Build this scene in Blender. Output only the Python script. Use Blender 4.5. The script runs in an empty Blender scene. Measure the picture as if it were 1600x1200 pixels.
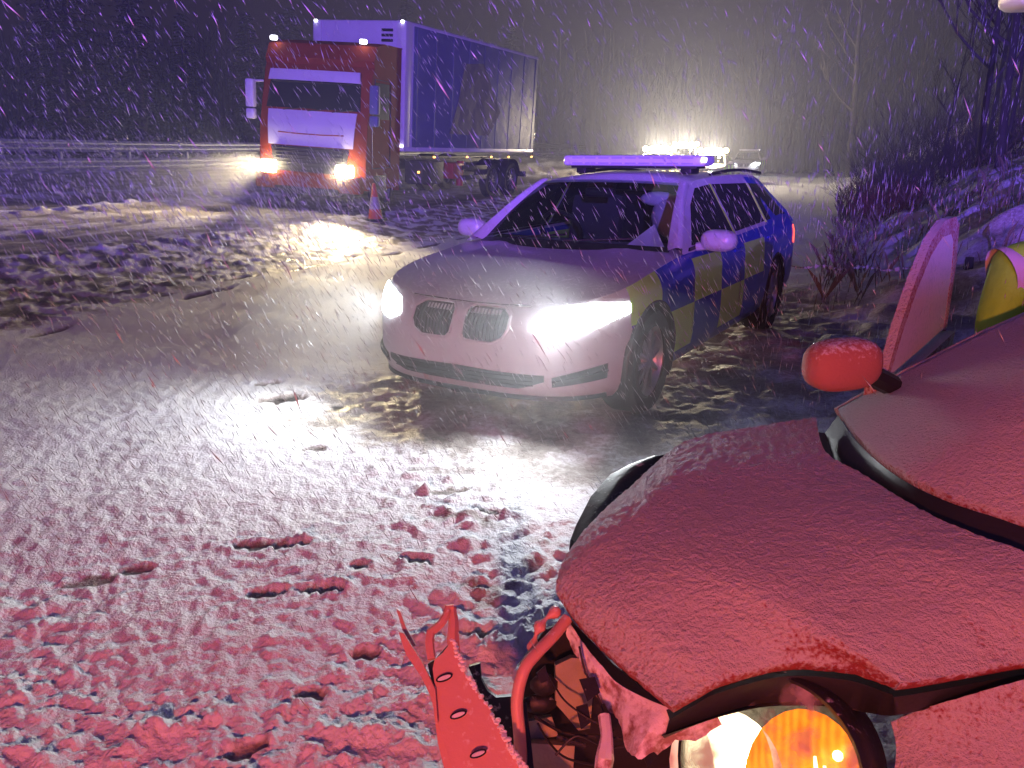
import bpy, bmesh, math, random
import numpy as np
from mathutils import Vector, Matrix

R = math.radians
scene = bpy.context.scene
col = scene.collection

# ------------------------------------------------------------------ camera, sky, exposure
CAM_H, PITCH, FPX = 1.58, R(15.94), 1250.0
cam = bpy.data.cameras.new("camera")
cam.sensor_fit = 'HORIZONTAL'
cam.sensor_width = 36.0
cam.lens = 36.0 * FPX / 1600.0
cam.clip_start = 0.05
cam.clip_end = 2000
camo = bpy.data.objects.new("camera", cam)
col.objects.link(camo)
camo.location = (0, 0, CAM_H)
camo.rotation_euler = (R(90) - PITCH, 0, 0)
scene.camera = camo

world = bpy.data.worlds.new("World")
scene.world = world
world.use_nodes = True
wn = world.node_tree
bgn = wn.nodes["Background"]
sky = wn.nodes.new("ShaderNodeTexSky")
sky.sky_type = 'NISHITA'
sky.sun_disc = False
sky.sun_elevation = R(-3)
sky.sun_rotation = R(200)
wn.links.new(sky.outputs[0], bgn.inputs[0])
bgn.inputs[1].default_value = 0.22

fillsun = bpy.data.lights.new("added_fill_sun", 'SUN')  # weak cool sun lamp added to lift the ambient light
fillsun.energy = 0.012
fillsun.angle = R(10)
fillsun.color = (0.75, 0.8, 1.0)
fillsuno = bpy.data.objects.new("added_fill_sun", fillsun)
col.objects.link(fillsuno)
fillsuno.rotation_euler = (R(35), 0, R(160))

vs = scene.view_settings
vs.view_transform = 'Standard'
vs.look = 'None'
vs.exposure = 0.1
vs.gamma = 1.0
cy = scene.cycles
cy.use_denoising = True
cy.max_bounces = 6
cy.diffuse_bounces = 2
cy.glossy_bounces = 3
cy.transmission_bounces = 4
cy.transparent_max_bounces = 12
cy.volume_bounces = 0
cy.sample_clamp_indirect = 3.0
cy.sample_clamp_direct = 0.0
cy.caustics_reflective = False
cy.caustics_refractive = False

# lamp strengths and places in one block
RED_POS, RED_W = (-0.60, -2.6, 1.76), 800
BLUE_POS, BLUE_W = (-0.4, -13.0, 3.400), 40000
POLICE_W = 175
TRUCK_W = 2700
AMBER_W = 2600
HAZE = 0.0042

# ------------------------------------------------------------------ helpers
rng = np.random.default_rng(7)
random.seed(5)
CT, ST = math.cos(PITCH), math.sin(PITCH)


def ray(px, py):
    a, b = (px - 800) / FPX, (600 - py) / FPX
    return Vector((a, CT + b * ST, -ST + b * CT))


def P(px, py, z=0.0):
    d = ray(px, py)
    t = (z - CAM_H) / d.z
    return Vector((0, 0, CAM_H)) + d * t


def PD(px, py, dist):
    d = ray(px, py)
    return Vector((0, 0, CAM_H)) + d * (dist / d.y)


_perm = np.random.default_rng(3).permutation(1024)
_perm = np.concatenate([_perm, _perm])


def perlin(x, y):
    x = np.asarray(x, float); y = np.asarray(y, float)
    xi = np.floor(x).astype(int); yi = np.floor(y).astype(int)
    xf = x - xi; yf = y - yi
    u = xf * xf * xf * (xf * (xf * 6 - 15) + 10)
    v = yf * yf * yf * (yf * (yf * 6 - 15) + 10)

    def g(ix, iy, dx, dy):
        h = _perm[_perm[ix & 1023] + (iy & 1023)]
        a = h * (2 * math.pi / 1024)
        return np.cos(a) * dx + np.sin(a) * dy
    n00 = g(xi, yi, xf, yf); n10 = g(xi + 1, yi, xf - 1, yf)
    n01 = g(xi, yi + 1, xf, yf - 1); n11 = g(xi + 1, yi + 1, xf - 1, yf - 1)
    return 1.5 * ((n00 * (1 - u) + n10 * u) * (1 - v) + (n01 * (1 - u) + n11 * u) * v)


def sstep(a, b, x):
    t = np.clip((np.asarray(x, float) - a) / (b - a), 0, 1)
    return t * t * (3 - 2 * t)


def road_s(x, y):
    return -0.926 * x + 0.377 * y


def base_z(x, y):
    """Smooth ground height: banked carriageway to the left, dip under the wreck, bank to the right."""
    x = np.asarray(x, float); y = np.asarray(y, float)
    s = road_s(x, y)
    z = np.interp(s, [5.5, 6.5, 8.0, 9.4, 12.0, 20.0, 40.0], [0, .02, .14, .38, .60, 1.14, 1.25])
    b = -s - 0.3
    rise = 0.55 * 0.5 * (b + np.sqrt(b * b + 0.25)) - 0.02
    rise = np.minimum(rise, 3.0 + 0.02 * b)
    z = z + np.maximum(rise, 0) * sstep(4.2, 9.5, y) + 0.4 * sstep(26, 52, y)
    z = z - 0.21 * sstep(0.15, 1.0, x) * sstep(3.5, 2.5, y) * sstep(-3, -1, y)
    return z


def gz(x, y):
    return float(base_z(x, y))


# ---- materials
def new_mat(name):
    m = bpy.data.materials.new(name)
    m.use_nodes = True
    nt = m.node_tree
    return m, nt, nt.nodes["Principled BSDF"]


def mat(name, color, rough=0.5, metal=0.0, bump=None, vary=0.0, vscale=6.0, emit=None, estr=0.0, coat=0.0, trans=0.0, spec=0.5):
    m, nt, b = new_mat(name)
    b.inputs["Base Color"].default_value = (*color, 1)
    b.inputs["Roughness"].default_value = rough
    b.inputs["Metallic"].default_value = metal
    b.inputs["Coat Weight"].default_value = coat
    b.inputs["Transmission Weight"].default_value = trans
    b.inputs["Specular IOR Level"].default_value = spec
    if emit:
        b.inputs["Emission Color"].default_value = (*emit, 1)
        b.inputs["Emission Strength"].default_value = estr
    tc = None
    if vary or bump:
        tc = nt.nodes.new("ShaderNodeTexCoord")
    if vary:
        n = nt.nodes.new("ShaderNodeTexNoise")
        n.inputs["Scale"].default_value = vscale
        n.inputs["Detail"].default_value = 6
        nt.links.new(tc.outputs["Object"], n.inputs["Vector"])
        cr = nt.nodes.new("ShaderNodeMix"); cr.data_type = 'RGBA'
        cr.inputs[6].default_value = (*[c * (1 - vary) for c in color], 1)
        cr.inputs[7].default_value = (*[min(1, c * (1 + vary)) for c in color], 1)
        nt.links.new(n.outputs["Fac"], cr.inputs[0])
        nt.links.new(cr.outputs[2], b.inputs["Base Color"])
    if bump:
        n = nt.nodes.new("ShaderNodeTexNoise")
        n.inputs["Scale"].default_value = bump[0]
        n.inputs["Detail"].default_value = 5
        nt.links.new(tc.outputs["Object"], n.inputs["Vector"])
        bp = nt.nodes.new("ShaderNodeBump")
        bp.inputs["Strength"].default_value = bump[1]
        bp.inputs["Distance"].default_value = bump[2] if len(bump) > 2 else 0.01
        nt.links.new(n.outputs["Fac"], bp.inputs["Height"])
        nt.links.new(bp.outputs[0], b.inputs["Normal"])
    return m


def snowy(name, color, cover=0.5, scale=40.0, rough=0.4, metal=0.0, snow=(0.8, 0.8, 0.82), bump=0.6, up=0.3, coat=0.0, dist=0.006):
    """A surface with snow lying on whatever faces the sky, broken up by noise."""
    m, nt, b = new_mat(name)
    N = nt.nodes.new; L = nt.links.new
    tc = N("ShaderNodeTexCoord")
    ge = N("ShaderNodeNewGeometry")
    sx = N("ShaderNodeSeparateXYZ"); L(ge.outputs["Normal"], sx.inputs[0])
    n = N("ShaderNodeTexNoise"); n.inputs["Scale"].default_value = scale; n.inputs["Detail"].default_value = 6
    n.inputs["Roughness"].default_value = 0.65
    L(tc.outputs["Object"], n.inputs["Vector"])
    n2 = N("ShaderNodeTexNoise"); n2.inputs["Scale"].default_value = scale * 0.12; n2.inputs["Detail"].default_value = 3
    L(tc.outputs["Object"], n2.inputs["Vector"])
    a = N("ShaderNodeMath"); a.operation = 'MULTIPLY_ADD'
    L(sx.outputs["Z"], a.inputs[0]); a.inputs[1].default_value = up; a.inputs[2].default_value = cover - 0.5
    c = N("ShaderNodeMath"); c.operation = 'ADD'; L(a.outputs[0], c.inputs[0]); L(n.outputs["Fac"], c.inputs[1])
    d = N("ShaderNodeMath"); d.operation = 'MULTIPLY_ADD'; L(n2.outputs["Fac"], d.inputs[0]); d.inputs[1].default_value = 0.35
    L(c.outputs[0], d.inputs[2])
    mr = N("ShaderNodeMapRange"); mr.inputs["From Min"].default_value = 0.575; mr.inputs["From Max"].default_value = 0.80
    L(d.outputs[0], mr.inputs["Value"])
    mx = N("ShaderNodeMix"); mx.data_type = 'RGBA'
    mx.inputs[6].default_value = (*color, 1); mx.inputs[7].default_value = (*snow, 1)
    L(mr.outputs[0], mx.inputs[0]); L(mx.outputs[2], b.inputs["Base Color"])
    rr = N("ShaderNodeMapRange"); rr.inputs["To Min"].default_value = rough; rr.inputs["To Max"].default_value = 0.8
    L(mr.outputs[0], rr.inputs["Value"]); L(rr.outputs[0], b.inputs["Roughness"])
    if metal:
        rm = N("ShaderNodeMapRange"); rm.inputs["To Min"].default_value = metal; rm.inputs["To Max"].default_value = 0
        L(mr.outputs[0], rm.inputs["Value"]); L(rm.outputs[0], b.inputs["Metallic"])
    b.inputs["Coat Weight"].default_value = coat
    bp = N("ShaderNodeBump"); bp.inputs["Strength"].default_value = bump; bp.inputs["Distance"].default_value = dist
    L(n.outputs["Fac"], bp.inputs["Height"]); L(bp.outputs[0], b.inputs["Normal"])
    return m


M = {}
M['snowpaint'] = snowy("snow_covered_paint", (0.38, 0.05, 0.04), cover=0.53, scale=105, snow=(0.72, 0.70, 0.71), bump=1.0, dist=0.020, up=0.25)
M['redpaint'] = snowy("red_paint_dusted", (0.42, 0.16, 0.13), cover=0.20, scale=75, rough=0.75, bump=0.5)
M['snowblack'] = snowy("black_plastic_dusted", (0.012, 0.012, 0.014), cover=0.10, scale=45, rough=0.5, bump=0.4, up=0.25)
M['black'] = mat("black_plastic", (0.012, 0.012, 0.014), 0.45, bump=(80, 0.1))
M['rubber'] = mat("tyre_rubber", (0.014, 0.014, 0.015), 0.8, bump=(60, 0.3))
M['steel'] = snowy("painted_steel_beam", (0.62, 0.30, 0.25), cover=0.16, scale=55, rough=0.4, bump=0.25, up=0.22)
M['foam'] = mat("dirty_foam", (0.36, 0.34, 0.22), 0.9, bump=(30, 0.6), vary=0.5, vscale=9)
M['torn'] = snowy("torn_liner", (0.30, 0.16, 0.14), cover=0.42, scale=30, rough=0.8, bump=0.8)
M['whitepaint'] = snowy("white_police_paint", (0.52, 0.52, 0.54), cover=0.13, scale=38, rough=0.32, bump=0.10, up=0.25, coat=0.3)
M['truckwhite'] = mat("truck_white_paint", (0.62, 0.62, 0.64), 0.4, bump=(3, 0.08), vary=0.12, vscale=2)
M['truckorange'] = mat("truck_orange_paint", (0.26, 0.045, 0.015), 0.75, vary=0.3, vscale=2, spec=.15)
M['curtain'] = mat("trailer_curtain", (0.10, 0.12, 0.22), 0.6, bump=(2.0, 0.4, 0.05), vary=0.35, vscale=0.9)
M['curtaindark'] = mat("trailer_curtain_print", (0.075, 0.06, 0.11), 0.6, bump=(2.0, 0.4, 0.05))
M['chassis'] = mat("chassis_black", (0.02, 0.02, 0.022), 0.6, bump=(12, 0.3))
M['tankred'] = mat("red_tank", (0.5, 0.03, 0.03), 0.4)
M['rim'] = mat("alloy", (0.35, 0.35, 0.37), 0.35, 0.9)
M['galv'] = snowy("galvanised_steel", (0.30, 0.31, 0.33), cover=0.2, scale=25, rough=0.45, metal=0.6, bump=0.15)
M['bark'] = snowy("bark", (0.045, 0.04, 0.035), cover=-0.05, scale=18, rough=0.9, bump=0.6)
M['twig'] = snowy("twigs", (0.06, 0.052, 0.048), cover=-0.12, scale=14, rough=0.9, bump=0.2)
M['rusttwig'] = snowy("russet_twigs", (0.20, 0.06, 0.045), cover=-0.05, scale=14, rough=0.9, bump=0.2)
M['needle'] = snowy("conifer_needles", (0.025, 0.04, 0.022), cover=0.05, scale=8, rough=0.9, bump=0.2)
M['drygrass'] = snowy("dry_grass", (0.16, 0.13, 0.08), cover=0.3, scale=12, rough=0.9, bump=0.1)
M['cone'] = mat("cone_orange", (0.50, 0.07, 0.03), 0.6)
M['conewhite'] = mat("white_plastic", (0.62, 0.62, 0.63), 0.4)
M['dirtywhite'] = mat("grimy_cone_sleeve", (0.28, 0.24, 0.23), 0.5)
M['hivis'] = mat("hivis_yellow", (0.30, 1.0, 0.04), 0.7, bump=(14, 0.5, 0.02), vary=0.05, vscale=5)
M['hivisorange'] = mat("hivis_orange", (0.80, 0.22, 0.02), 0.7, bump=(14, 0.5, 0.02))
M['reflective'] = mat("reflective_band", (0.62, 0.60, 0.68), 0.35)
M['cloth'] = mat("dark_trousers", (0.02, 0.022, 0.035), 0.85, bump=(30, 0.4))
M['skin'] = mat("skin", (0.45, 0.26, 0.19), 0.55)
M['hair'] = mat("hair", (0.03, 0.02, 0.015), 0.7)
M['seat'] = mat("seat_cloth", (0.035, 0.035, 0.04), 0.85, bump=(40, 0.2))
M['paper'] = mat("paper", (0.75, 0.75, 0.75), 0.8)
M['lens_white'] = mat("headlamp_lit", (0.8, 0.8, 0.8), 0.3, emit=(0.93, 0.97, 1.0), estr=45)
M['lens_warm'] = mat("truck_headlamp_lit", (0.8, 0.8, 0.8), 0.3, emit=(1.0, 0.84, 0.52), estr=60)
M['lamp_cool'] = mat("marker_lamp_lit", (0.8, 0.8, 0.8), 0.3, emit=(0.9, 0.93, 1.0), estr=10)
M['lamp_amber'] = mat("amber_lamp_lit", (0.8, 0.5, 0.1), 0.3, emit=(1.0, 0.72, 0.30), estr=90)
M['lamp_orange'] = mat("side_marker_lit", (0.8, 0.4, 0.05), 0.3, emit=(1.0, 0.45, 0.10), estr=5)
M['lamp_red'] = mat("red_lamp_lit", (0.6, 0.03, 0.02), 0.3, emit=(1.0, 0.08, 0.04), estr=4)
M['lamp_blue'] = mat("blue_lamp_lit", (0.2, 0.2, 0.8), 0.3, emit=(0.35, 0.3, 1.0), estr=10)
M['barlens'] = mat("light_bar_lens", (0.62, 0.62, 0.70), 0.25)
M['barmodule'] = mat("lamp_module", (0.40, 0.40, 0.52), 0.15, bump=(90, .3))
M['darkbar'] = mat("grille_bar", (0.10, 0.10, 0.11), 0.35, 0.5)
M['chrome'] = mat("chrome", (0.7, 0.7, 0.72), 0.15, 1.0)
M['lime'] = mat("lime_strip", (0.40, 0.75, 0.08), 0.4)
M['darkglass'] = mat("dark_side_glass", (0.012, 0.016, 0.018), 0.08, spec=0.8)


def glass_mat(name, tint, mixf, rough=0.05):
    m, nt, b = new_mat(name)
    N = nt.nodes.new; L = nt.links.new
    tr = N("ShaderNodeBsdfTransparent"); tr.inputs[0].default_value = (*tint, 1)
    gl = N("ShaderNodeBsdfGlossy"); gl.inputs["Roughness"].default_value = rough
    mx = N("ShaderNodeMixShader"); mx.inputs[0].default_value = mixf
    L(tr.outputs[0], mx.inputs[1]); L(gl.outputs[0], mx.inputs[2])
    L(mx.outputs[0], nt.nodes["Material Output"].inputs[0])
    return m


M['windscreen'] = glass_mat("windscreen_glass", (0.55, 0.66, 0.62), 0.10)
M['lens_clear'] = glass_mat("lamp_cover_glass", (0.94, 0.94, 0.92), 0.05)
M['frost'] = snowy("frosted_glass", (0.50, 0.62, 0.60), cover=0.62, scale=60, rough=0.5, bump=0.3, up=0.1, snow=(0.7, 0.75, 0.76))


# livery: blue and yellow blocks printed on the flanks of the police car
def livery():
    m, nt, b = new_mat("police_livery")
    N = nt.nodes.new; L = nt.links.new
    tc = N("ShaderNodeTexCoord")
    sx = N("ShaderNodeSeparateXYZ"); L(tc.outputs["Object"], sx.inputs[0])

    def m1(op, a, bb):
        n = N("ShaderNodeMath"); n.operation = op
        for i, v in enumerate((a, bb)):
            if isinstance(v, (int, float)): n.inputs[i].default_value = v
            elif v is not None: L(v, n.inputs[i])
        return n.outputs[0]
    cy_ = m1('FLOOR', m1('DIVIDE', m1('SUBTRACT', sx.outputs["Y"], 0.34), 0.60), None)
    cz_ = m1('FLOOR', m1('DIVIDE', m1('SUBTRACT', sx.outputs["Z"], 0.315), 0.30), None)
    par = m1('PINGPONG', m1('ADD', m1('ADD', cy_, cz_), 10), 1.0)
    hi = m1('LESS_THAN', sx.outputs["Z"], 0.905)
    lo = m1('GREATER_THAN', sx.outputs["Z"], 0.32)
    re = m1('LESS_THAN', sx.outputs["Y"], 3.33)
    f = m1('MULTIPLY', m1('MULTIPLY', par, hi), m1('MULTIPLY', lo, re))
    mx = N("ShaderNodeMix"); mx.data_type = 'RGBA'
    mx.inputs[6].default_value = (0.015, 0.05, 0.42, 1)
    mx.inputs[7].default_value = (0.46, 1.0, 0.12, 1)
    L(f, mx.inputs[0]); L(mx.outputs[2], b.inputs["Base Color"])
    b.inputs["Roughness"].default_value = 0.3
    b.inputs["Coat Weight"].default_value = 0.3
    return m


M['livery'] = livery()


# ---- mesh builder
def link(o, parent=None):
    col.objects.link(o)
    if parent is not None:
        o.parent = parent
    return o


def tag(o, label=None, cat=None, group=None, kind=None):
    if label: o["label"] = label
    if cat: o["category"] = cat
    if group: o["group"] = group
    if kind: o["kind"] = kind
    return o


def thing(name, label, cat, loc=(0, 0, 0), rz=0.0, group=None):
    o = bpy.data.objects.new(name, None)
    o.empty_display_size = 0.2
    link(o)
    o.location = loc
    o.rotation_euler = (0, 0, rz)
    return tag(o, label, cat, group)


def copy_tree(o, parent=None):
    c = o.copy()
    col.objects.link(c)
    if parent is not None:
        c.parent = parent
    for ch in list(o.children):
        if ch.type != 'LIGHT':
            copy_tree(ch, c)
    return c


class MB:
    def __init__(self):
        self.v = []; self.f = []; self.m = []; self.cur = 0

    def add(self, vs, fs):
        o = len(self.v)
        self.v += [tuple(p) for p in vs]
        self.f += [tuple(i + o for i in f) for f in fs]
        self.m += [self.cur] * len(fs)
        return self

    def grid(self, pts, closed_u=False, closed_v=False):
        """pts[i][j]"""
        ni, nj = len(pts), len(pts[0])
        vs = [p for r in pts for p in r]
        fs = []
        for i in range(ni if closed_u else ni - 1):
            for j in range(nj if closed_v else nj - 1):
                a = i * nj + j; b = i * nj + (j + 1) % nj
                c = ((i + 1) % ni) * nj + (j + 1) % nj; d = ((i + 1) % ni) * nj + j
                fs.append((a, b, c, d))
        return self.add(vs, fs)

    def box(self, c, s, bevel=0.0, rot=None, taper=None, seg=2):
        bm = bmesh.new()
        bmesh.ops.create_cube(bm, size=1.0)
        for v in bm.verts:
            tx = ty = 1.0
            if taper and v.co.z > 0:
                tx, ty = taper
            v.co = Vector((v.co.x * s[0] * tx, v.co.y * s[1] * ty, v.co.z * s[2]))
        if bevel:
            bmesh.ops.bevel(bm, geom=bm.edges[:], offset=bevel, segments=seg, profile=0.6, affect='EDGES')
        mt = Matrix.Translation(Vector(c))
        if rot is not None:
            mt = mt @ rot.to_4x4()
        bm.transform(mt)
        bm.verts.ensure_lookup_table()
        self.add([v.co[:] for v in bm.verts], [[v.index for v in f.verts] for f in bm.faces])
        bm.free()
        return self

    def tube(self, pts, r, n=8, caps=True):
        pts = [Vector(p) for p in pts]
        rs = r if isinstance(r, (list, tuple)) else [r] * len(pts)
        rings = []
        up = Vector((0, 0, 1))
        prev = None
        for i, p in enumerate(pts):
            t = (pts[min(i + 1, len(pts) - 1)] - pts[max(i - 1, 0)])
            if t.length < 1e-9: t = Vector((0, 0, 1))
            t.normalize()
            if prev is None:
                a = t.orthogonal().normalized()
            else:
                a = prev - t * prev.dot(t)
                a = a.normalized() if a.length > 1e-6 else t.orthogonal().normalized()
            prev = a
            b = t.cross(a)
            rings.append([p + (a * math.cos(2 * math.pi * k / n) + b * math.sin(2 * math.pi * k / n)) * rs[i] for k in range(n)])
        o = len(self.v)
        self.grid(rings, closed_v=True)
        if caps:
            self.f.append(tuple(range(o + n - 1, o - 1, -1))); self.m.append(self.cur)
            e = o + (len(pts) - 1) * n
            self.f.append(tuple(range(e, e + n))); self.m.append(self.cur)
        return self

    def prism(self, poly, fn0, fn1):
        """poly of 2D points; fn0/fn1 map them to the two end faces"""
        n = len(poly)
        a = [fn0(*p) for p in poly]; b = [fn1(*p) for p in poly]
        fs = [tuple(range(n)), tuple(range(2 * n - 1, n - 1, -1))]
        fs += [(i, i + n, (i + 1) % n + n, (i + 1) % n) for i in range(n)]
        return self.add(a + b, fs)

    def lathe(self, prof, origin, axis, n=24):
        """prof: (r, h) pairs turned round axis"""
        ax = Vector(axis).normalized()
        a = ax.orthogonal().normalized(); b = ax.cross(a)
        o = Vector(origin)
        rings = [[o + ax * h + (a * math.cos(2 * math.pi * k / n) + b * math.sin(2 * math.pi * k / n)) * r for k in range(n)] for r, h in prof]
        return self.grid(rings, closed_v=True)

    def ellipsoid(self, c, s, n=16, rot=None, power=1.0):
        rings = []
        m = n // 2
        for i in range(m + 1):
            th = math.pi * i / m
            row = []
            for k in range(n):
                ph = 2 * math.pi * k / n
                d = Vector((math.sin(th) * math.cos(ph), math.sin(th) * math.sin(ph), math.cos(th)))
                d = Vector([math.copysign(abs(q) ** power, q) for q in d])
                d = Vector((d.x * s[0], d.y * s[1], d.z * s[2]))
                if rot is not None: d = rot @ d
                row.append(Vector(c) + d)
            rings.append(row)
        return self.grid(rings, closed_v=True)

    def build(self, name, mats, parent=None, smooth=True, angle=40):
        me = bpy.data.meshes.new(name)
        me.from_pydata([tuple(p) for p in self.v], [], self.f)
        if not isinstance(mats, (list, tuple)): mats = [mats]
        for k in mats: me.materials.append(k)
        if len(mats) > 1: me.polygons.foreach_set("material_index", self.m)
        bm = bmesh.new(); bm.from_mesh(me)
        bmesh.ops.remove_doubles(bm, verts=bm.verts[:], dist=1e-5)
        bmesh.ops.recalc_face_normals(bm, faces=bm.faces[:])
        bm.to_mesh(me); bm.free()
        if smooth:
            me.polygons.foreach_set("use_smooth", [True] * len(me.polygons))
            try:
                me.set_sharp_from_angle(angle=R(angle))
            except Exception:
                pass
        me.update()
        o = bpy.data.objects.new(name, me)
        return link(o, parent)


def lamp(name, kind, loc, energy, color, radius=0.05, direction=None, size=None, blend=0.3, parent=None):
    l = bpy.data.lights.new(name, kind)
    l.energy = energy
    l.color = color
    l.shadow_soft_size = radius
    if kind == 'SPOT':
        l.spot_size = R(size); l.spot_blend = blend
    o = bpy.data.objects.new(name, l)
    link(o, parent)
    o.location = loc
    if direction is not None:
        o.rotation_euler = Vector(direction).to_track_quat('-Z', 'Y').to_euler()
    return o


def catmull(pts, n):
    pts = [Vector(p) for p in pts]
    out = []
    m = len(pts) - 1
    for k in range(n + 1):
        t = k / n * m
        i = min(int(t), m - 1); f = t - i
        p0 = pts[max(i - 1, 0)]; p1 = pts[i]; p2 = pts[i + 1]; p3 = pts[min(i + 2, m)]
        out.append(0.5 * ((2 * p1) + (p2 - p0) * f + (2 * p0 - 5 * p1 + 4 * p2 - p3) * f * f + (3 * p1 - p0 - 3 * p2 + p3) * f ** 3))
    return out


def coons(bottom, top, left, right, nu, nv):
    """bottom/top run along u, left/right along v; left starts at bottom[0]"""
    B = catmull(bottom, nu); T = catmull(top, nu); Lc = catmull(left, nv); Rc = catmull(right, nv)
    out = []
    for j in range(nv + 1):
        v = j / nv
        row = []
        for i in range(nu + 1):
            u = i / nu
            p = (1 - v) * B[i] + v * T[i] + (1 - u) * Lc[j] + u * Rc[j] - ((1 - u) * (1 - v) * B[0] + u * (1 - v) * B[-1] + (1 - u) * v * T[0] + u * v * T[-1])
            row.append(p)
        out.append(row)
    return out


def interp(x, xs, ys):
    return float(np.interp(x, xs, ys))

# ------------------------------------------------------------------ ground sheet
POL_LOC, POL_YAW = (-0.34, 4.62), R(-31.5)
PC, PS = math.cos(POL_YAW), math.sin(POL_YAW)


def to_police(x, y):
    dx, dy = x - POL_LOC[0], y - POL_LOC[1]
    return dx * PC + dy * PS, -dx * PS + dy * PC


def ground_detail(x, y):
    r = np.hypot(x, y)
    s = road_s(x, y)
    al = 0.377 * x + 0.926 * y                      # distance along the road
    h = np.zeros_like(x); w = np.zeros_like(x)
    fade = lambda lim: sstep(lim, lim * 0.45, r)
    shoulder = sstep(7.2, 5.6, s)
    h += 0.030 * perlin(x / 1.3, y / 1.3) + 0.012 * perlin(x / 0.5 + 9, y / 0.5)
    h += 0.0085 * perlin(x / 0.075, y / 0.06) * fade(12)
    h += 0.0060 * perlin(x / 0.032 + 5, y / 0.027) * fade(6)
    h += 0.0035 * perlin(x / 0.015 + 5, y / 0.014 + 2) * fade(3)
    # trodden, cloddy snow by the wreck
    trod = sstep(4.6, 2.2, y + 0.9 * np.abs(x + 0.3) * 0.35) * sstep(0.2, 0.9, y) * sstep(1.3, 0.5, x)
    trod = trod * (0.35 + 0.65 * sstep(-0.15, 0.35, perlin(x / 0.9 + 3, y / 0.7 + 8)))
    c1 = np.maximum(0, perlin(x / 0.16 + 2, y / 0.11 + 4) - 0.12)
    c2 = np.maximum(0, perlin(x / 0.065 + 7, y / 0.05 + 1) - 0.10)
    c3 = perlin(x / 0.028 + 1, y / 0.024)
    h += trod * (0.046 * c1 + 0.022 * c2 + 0.006 * c3 + 0.02 * c3 * c1)
    # a line of kicked-up clods running from the police car down to the wreck
    lx = np.interp(y, [1.4, 2.2, 3.0, 3.8, 4.6], [-0.1, -0.15, -0.35, -0.7, -1.0])
    band = np.exp(-((x - lx - 0.25) / 0.42) ** 2) * sstep(4.8, 3.6, y) * sstep(1.3, 2.0, y)
    h += band * (0.05 * np.maximum(0, perlin(x / 0.13 + 21, y / 0.10 + 4) - 0.1) + 0.02 * c2)
    w += 0.35 * band * sstep(0.15, 0.5, perlin(x / 0.2 + 31, y / 0.12))
    # boot prints (ground trodden through to wet tarmac)
    for px, py, lx_, ly_, a in PRINTS:
        p = P(px, py, 0.0)
        ca, sa = math.cos(a), math.sin(a)
        u = (x - p.x) * ca + (y - p.y) * sa; v = -(x - p.x) * sa + (y - p.y) * ca
        q = (u / lx_) ** 2 + (v / ly_) ** 2
        k = sstep(1.3, 0.6, q + 0.7 * perlin(x / 0.045, y / 0.04) + .3 * perlin(x / .02, y / .02))
        h = h * (1 - k) - 0.018 * k
        rim = np.exp(-((q - 1.6) / 0.5) ** 2)
        h += 0.014 * rim * (0.5 + perlin(x / 0.06, y / 0.06))
        w = np.maximum(w, k * 0.55)
    # ploughed ridge along the edge of the carriageway
    rw = np.exp(-(np.maximum(0, np.abs(s - 8.25) - 0.85) / 0.50) ** 2)
    h += rw * (0.01 + 0.012 * perlin(x / 0.7, y / 0.7) + 0.036 * np.maximum(0, perlin(x / 0.17 + 11, y / 0.15) - 0.08) + 0.042 * np.maximum(0, perlin(x / 0.085 + 3, y / 0.08) - 0.08))
    h += np.exp(-((s - 9.15) / 0.18) ** 2) * (0.02 + 0.05 * np.maximum(0, perlin(x / 0.16 + 1, y / 0.16)))
    w += rw * 0.55 * sstep(-0.25, 0.35, perlin(x / 0.28 + 40, y / 0.28)) + 0.10 * rw
    # old wheel lines scratched beside the ridge
    for s0, ph in ((6.75, 0.0), (7.0, 3.0)):
        k = np.exp(-((s - s0 - 0.10 * perlin(al / 1.4 + ph, al * 0) - 0.05 * perlin(al / 0.3 + ph, al * 0)) / 0.045) ** 2) * sstep(0.0, 0.25, perlin(al / 1.1 + ph, al * 0 + 3))
        h -= 0.03 * k; w = np.maximum(w, 0.8 * k)
    # carriageway: slush, ruts along the road
    road = sstep(9.2, 9.7, s) * sstep(20.2, 19.4, s)
    rut = perlin(s / 0.55 + 2, al / 9.0) + 0.5 * perlin(s / 0.2, al / 2.5)
    ridge2 = np.exp(-((s - 12.6) / 0.35) ** 2) + 0.8 * np.exp(-((s - 15.2) / 0.4) ** 2) + 0.4 * np.exp(-((s - 10.9) / 0.3) ** 2)
    h += road * (0.022 * rut + ridge2 * (0.05 + 0.10 * np.maximum(0, perlin(x / 0.3, y / 0.3 + 5))))
    w += road * (0.30 + 0.28 * sstep(0.2, -0.4, rut) + 0.25 * sstep(0.1, 0.5, perlin(x / 0.9, y / 0.35 + 6)) - 0.22 * np.minimum(1, ridge2))
    # drifted bank
    bank = sstep(0.2, -1.2, s) * sstep(4.5, 9, y)
    h += bank * (0.22 * perlin(x / 1.1, y / 1.1) + 0.09 * perlin(x / 0.35, y / 0.35))
    w += bank * 0.30 * sstep(-0.3, 0.3, perlin(x / 0.8 + 50, y / 0.8))
    # wheel-churned snow round the police car
    ux, uy = to_police(x, y)
    churn = sstep(1.7, 0.8, np.abs(ux)) * sstep(-0.75, -0.2, uy) * sstep(7.5, 5.5, uy)
    h += churn * (0.016 * perlin(x / 0.22, y / 0.22) + .008 * perlin(x / 0.07, y / 0.07))
    w += churn * (0.45 + 0.35 * perlin(x / 0.3 + 60, y / 0.3))
    side = sstep(0.6, 1.6, ux) * sstep(-0.2, 0.8, uy) * sstep(7, 5, uy) * sstep(3.4, 2.2, ux)
    w += side * (0.30 + 0.35 * perlin(x / 0.4 + 60, y / 0.4))
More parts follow.
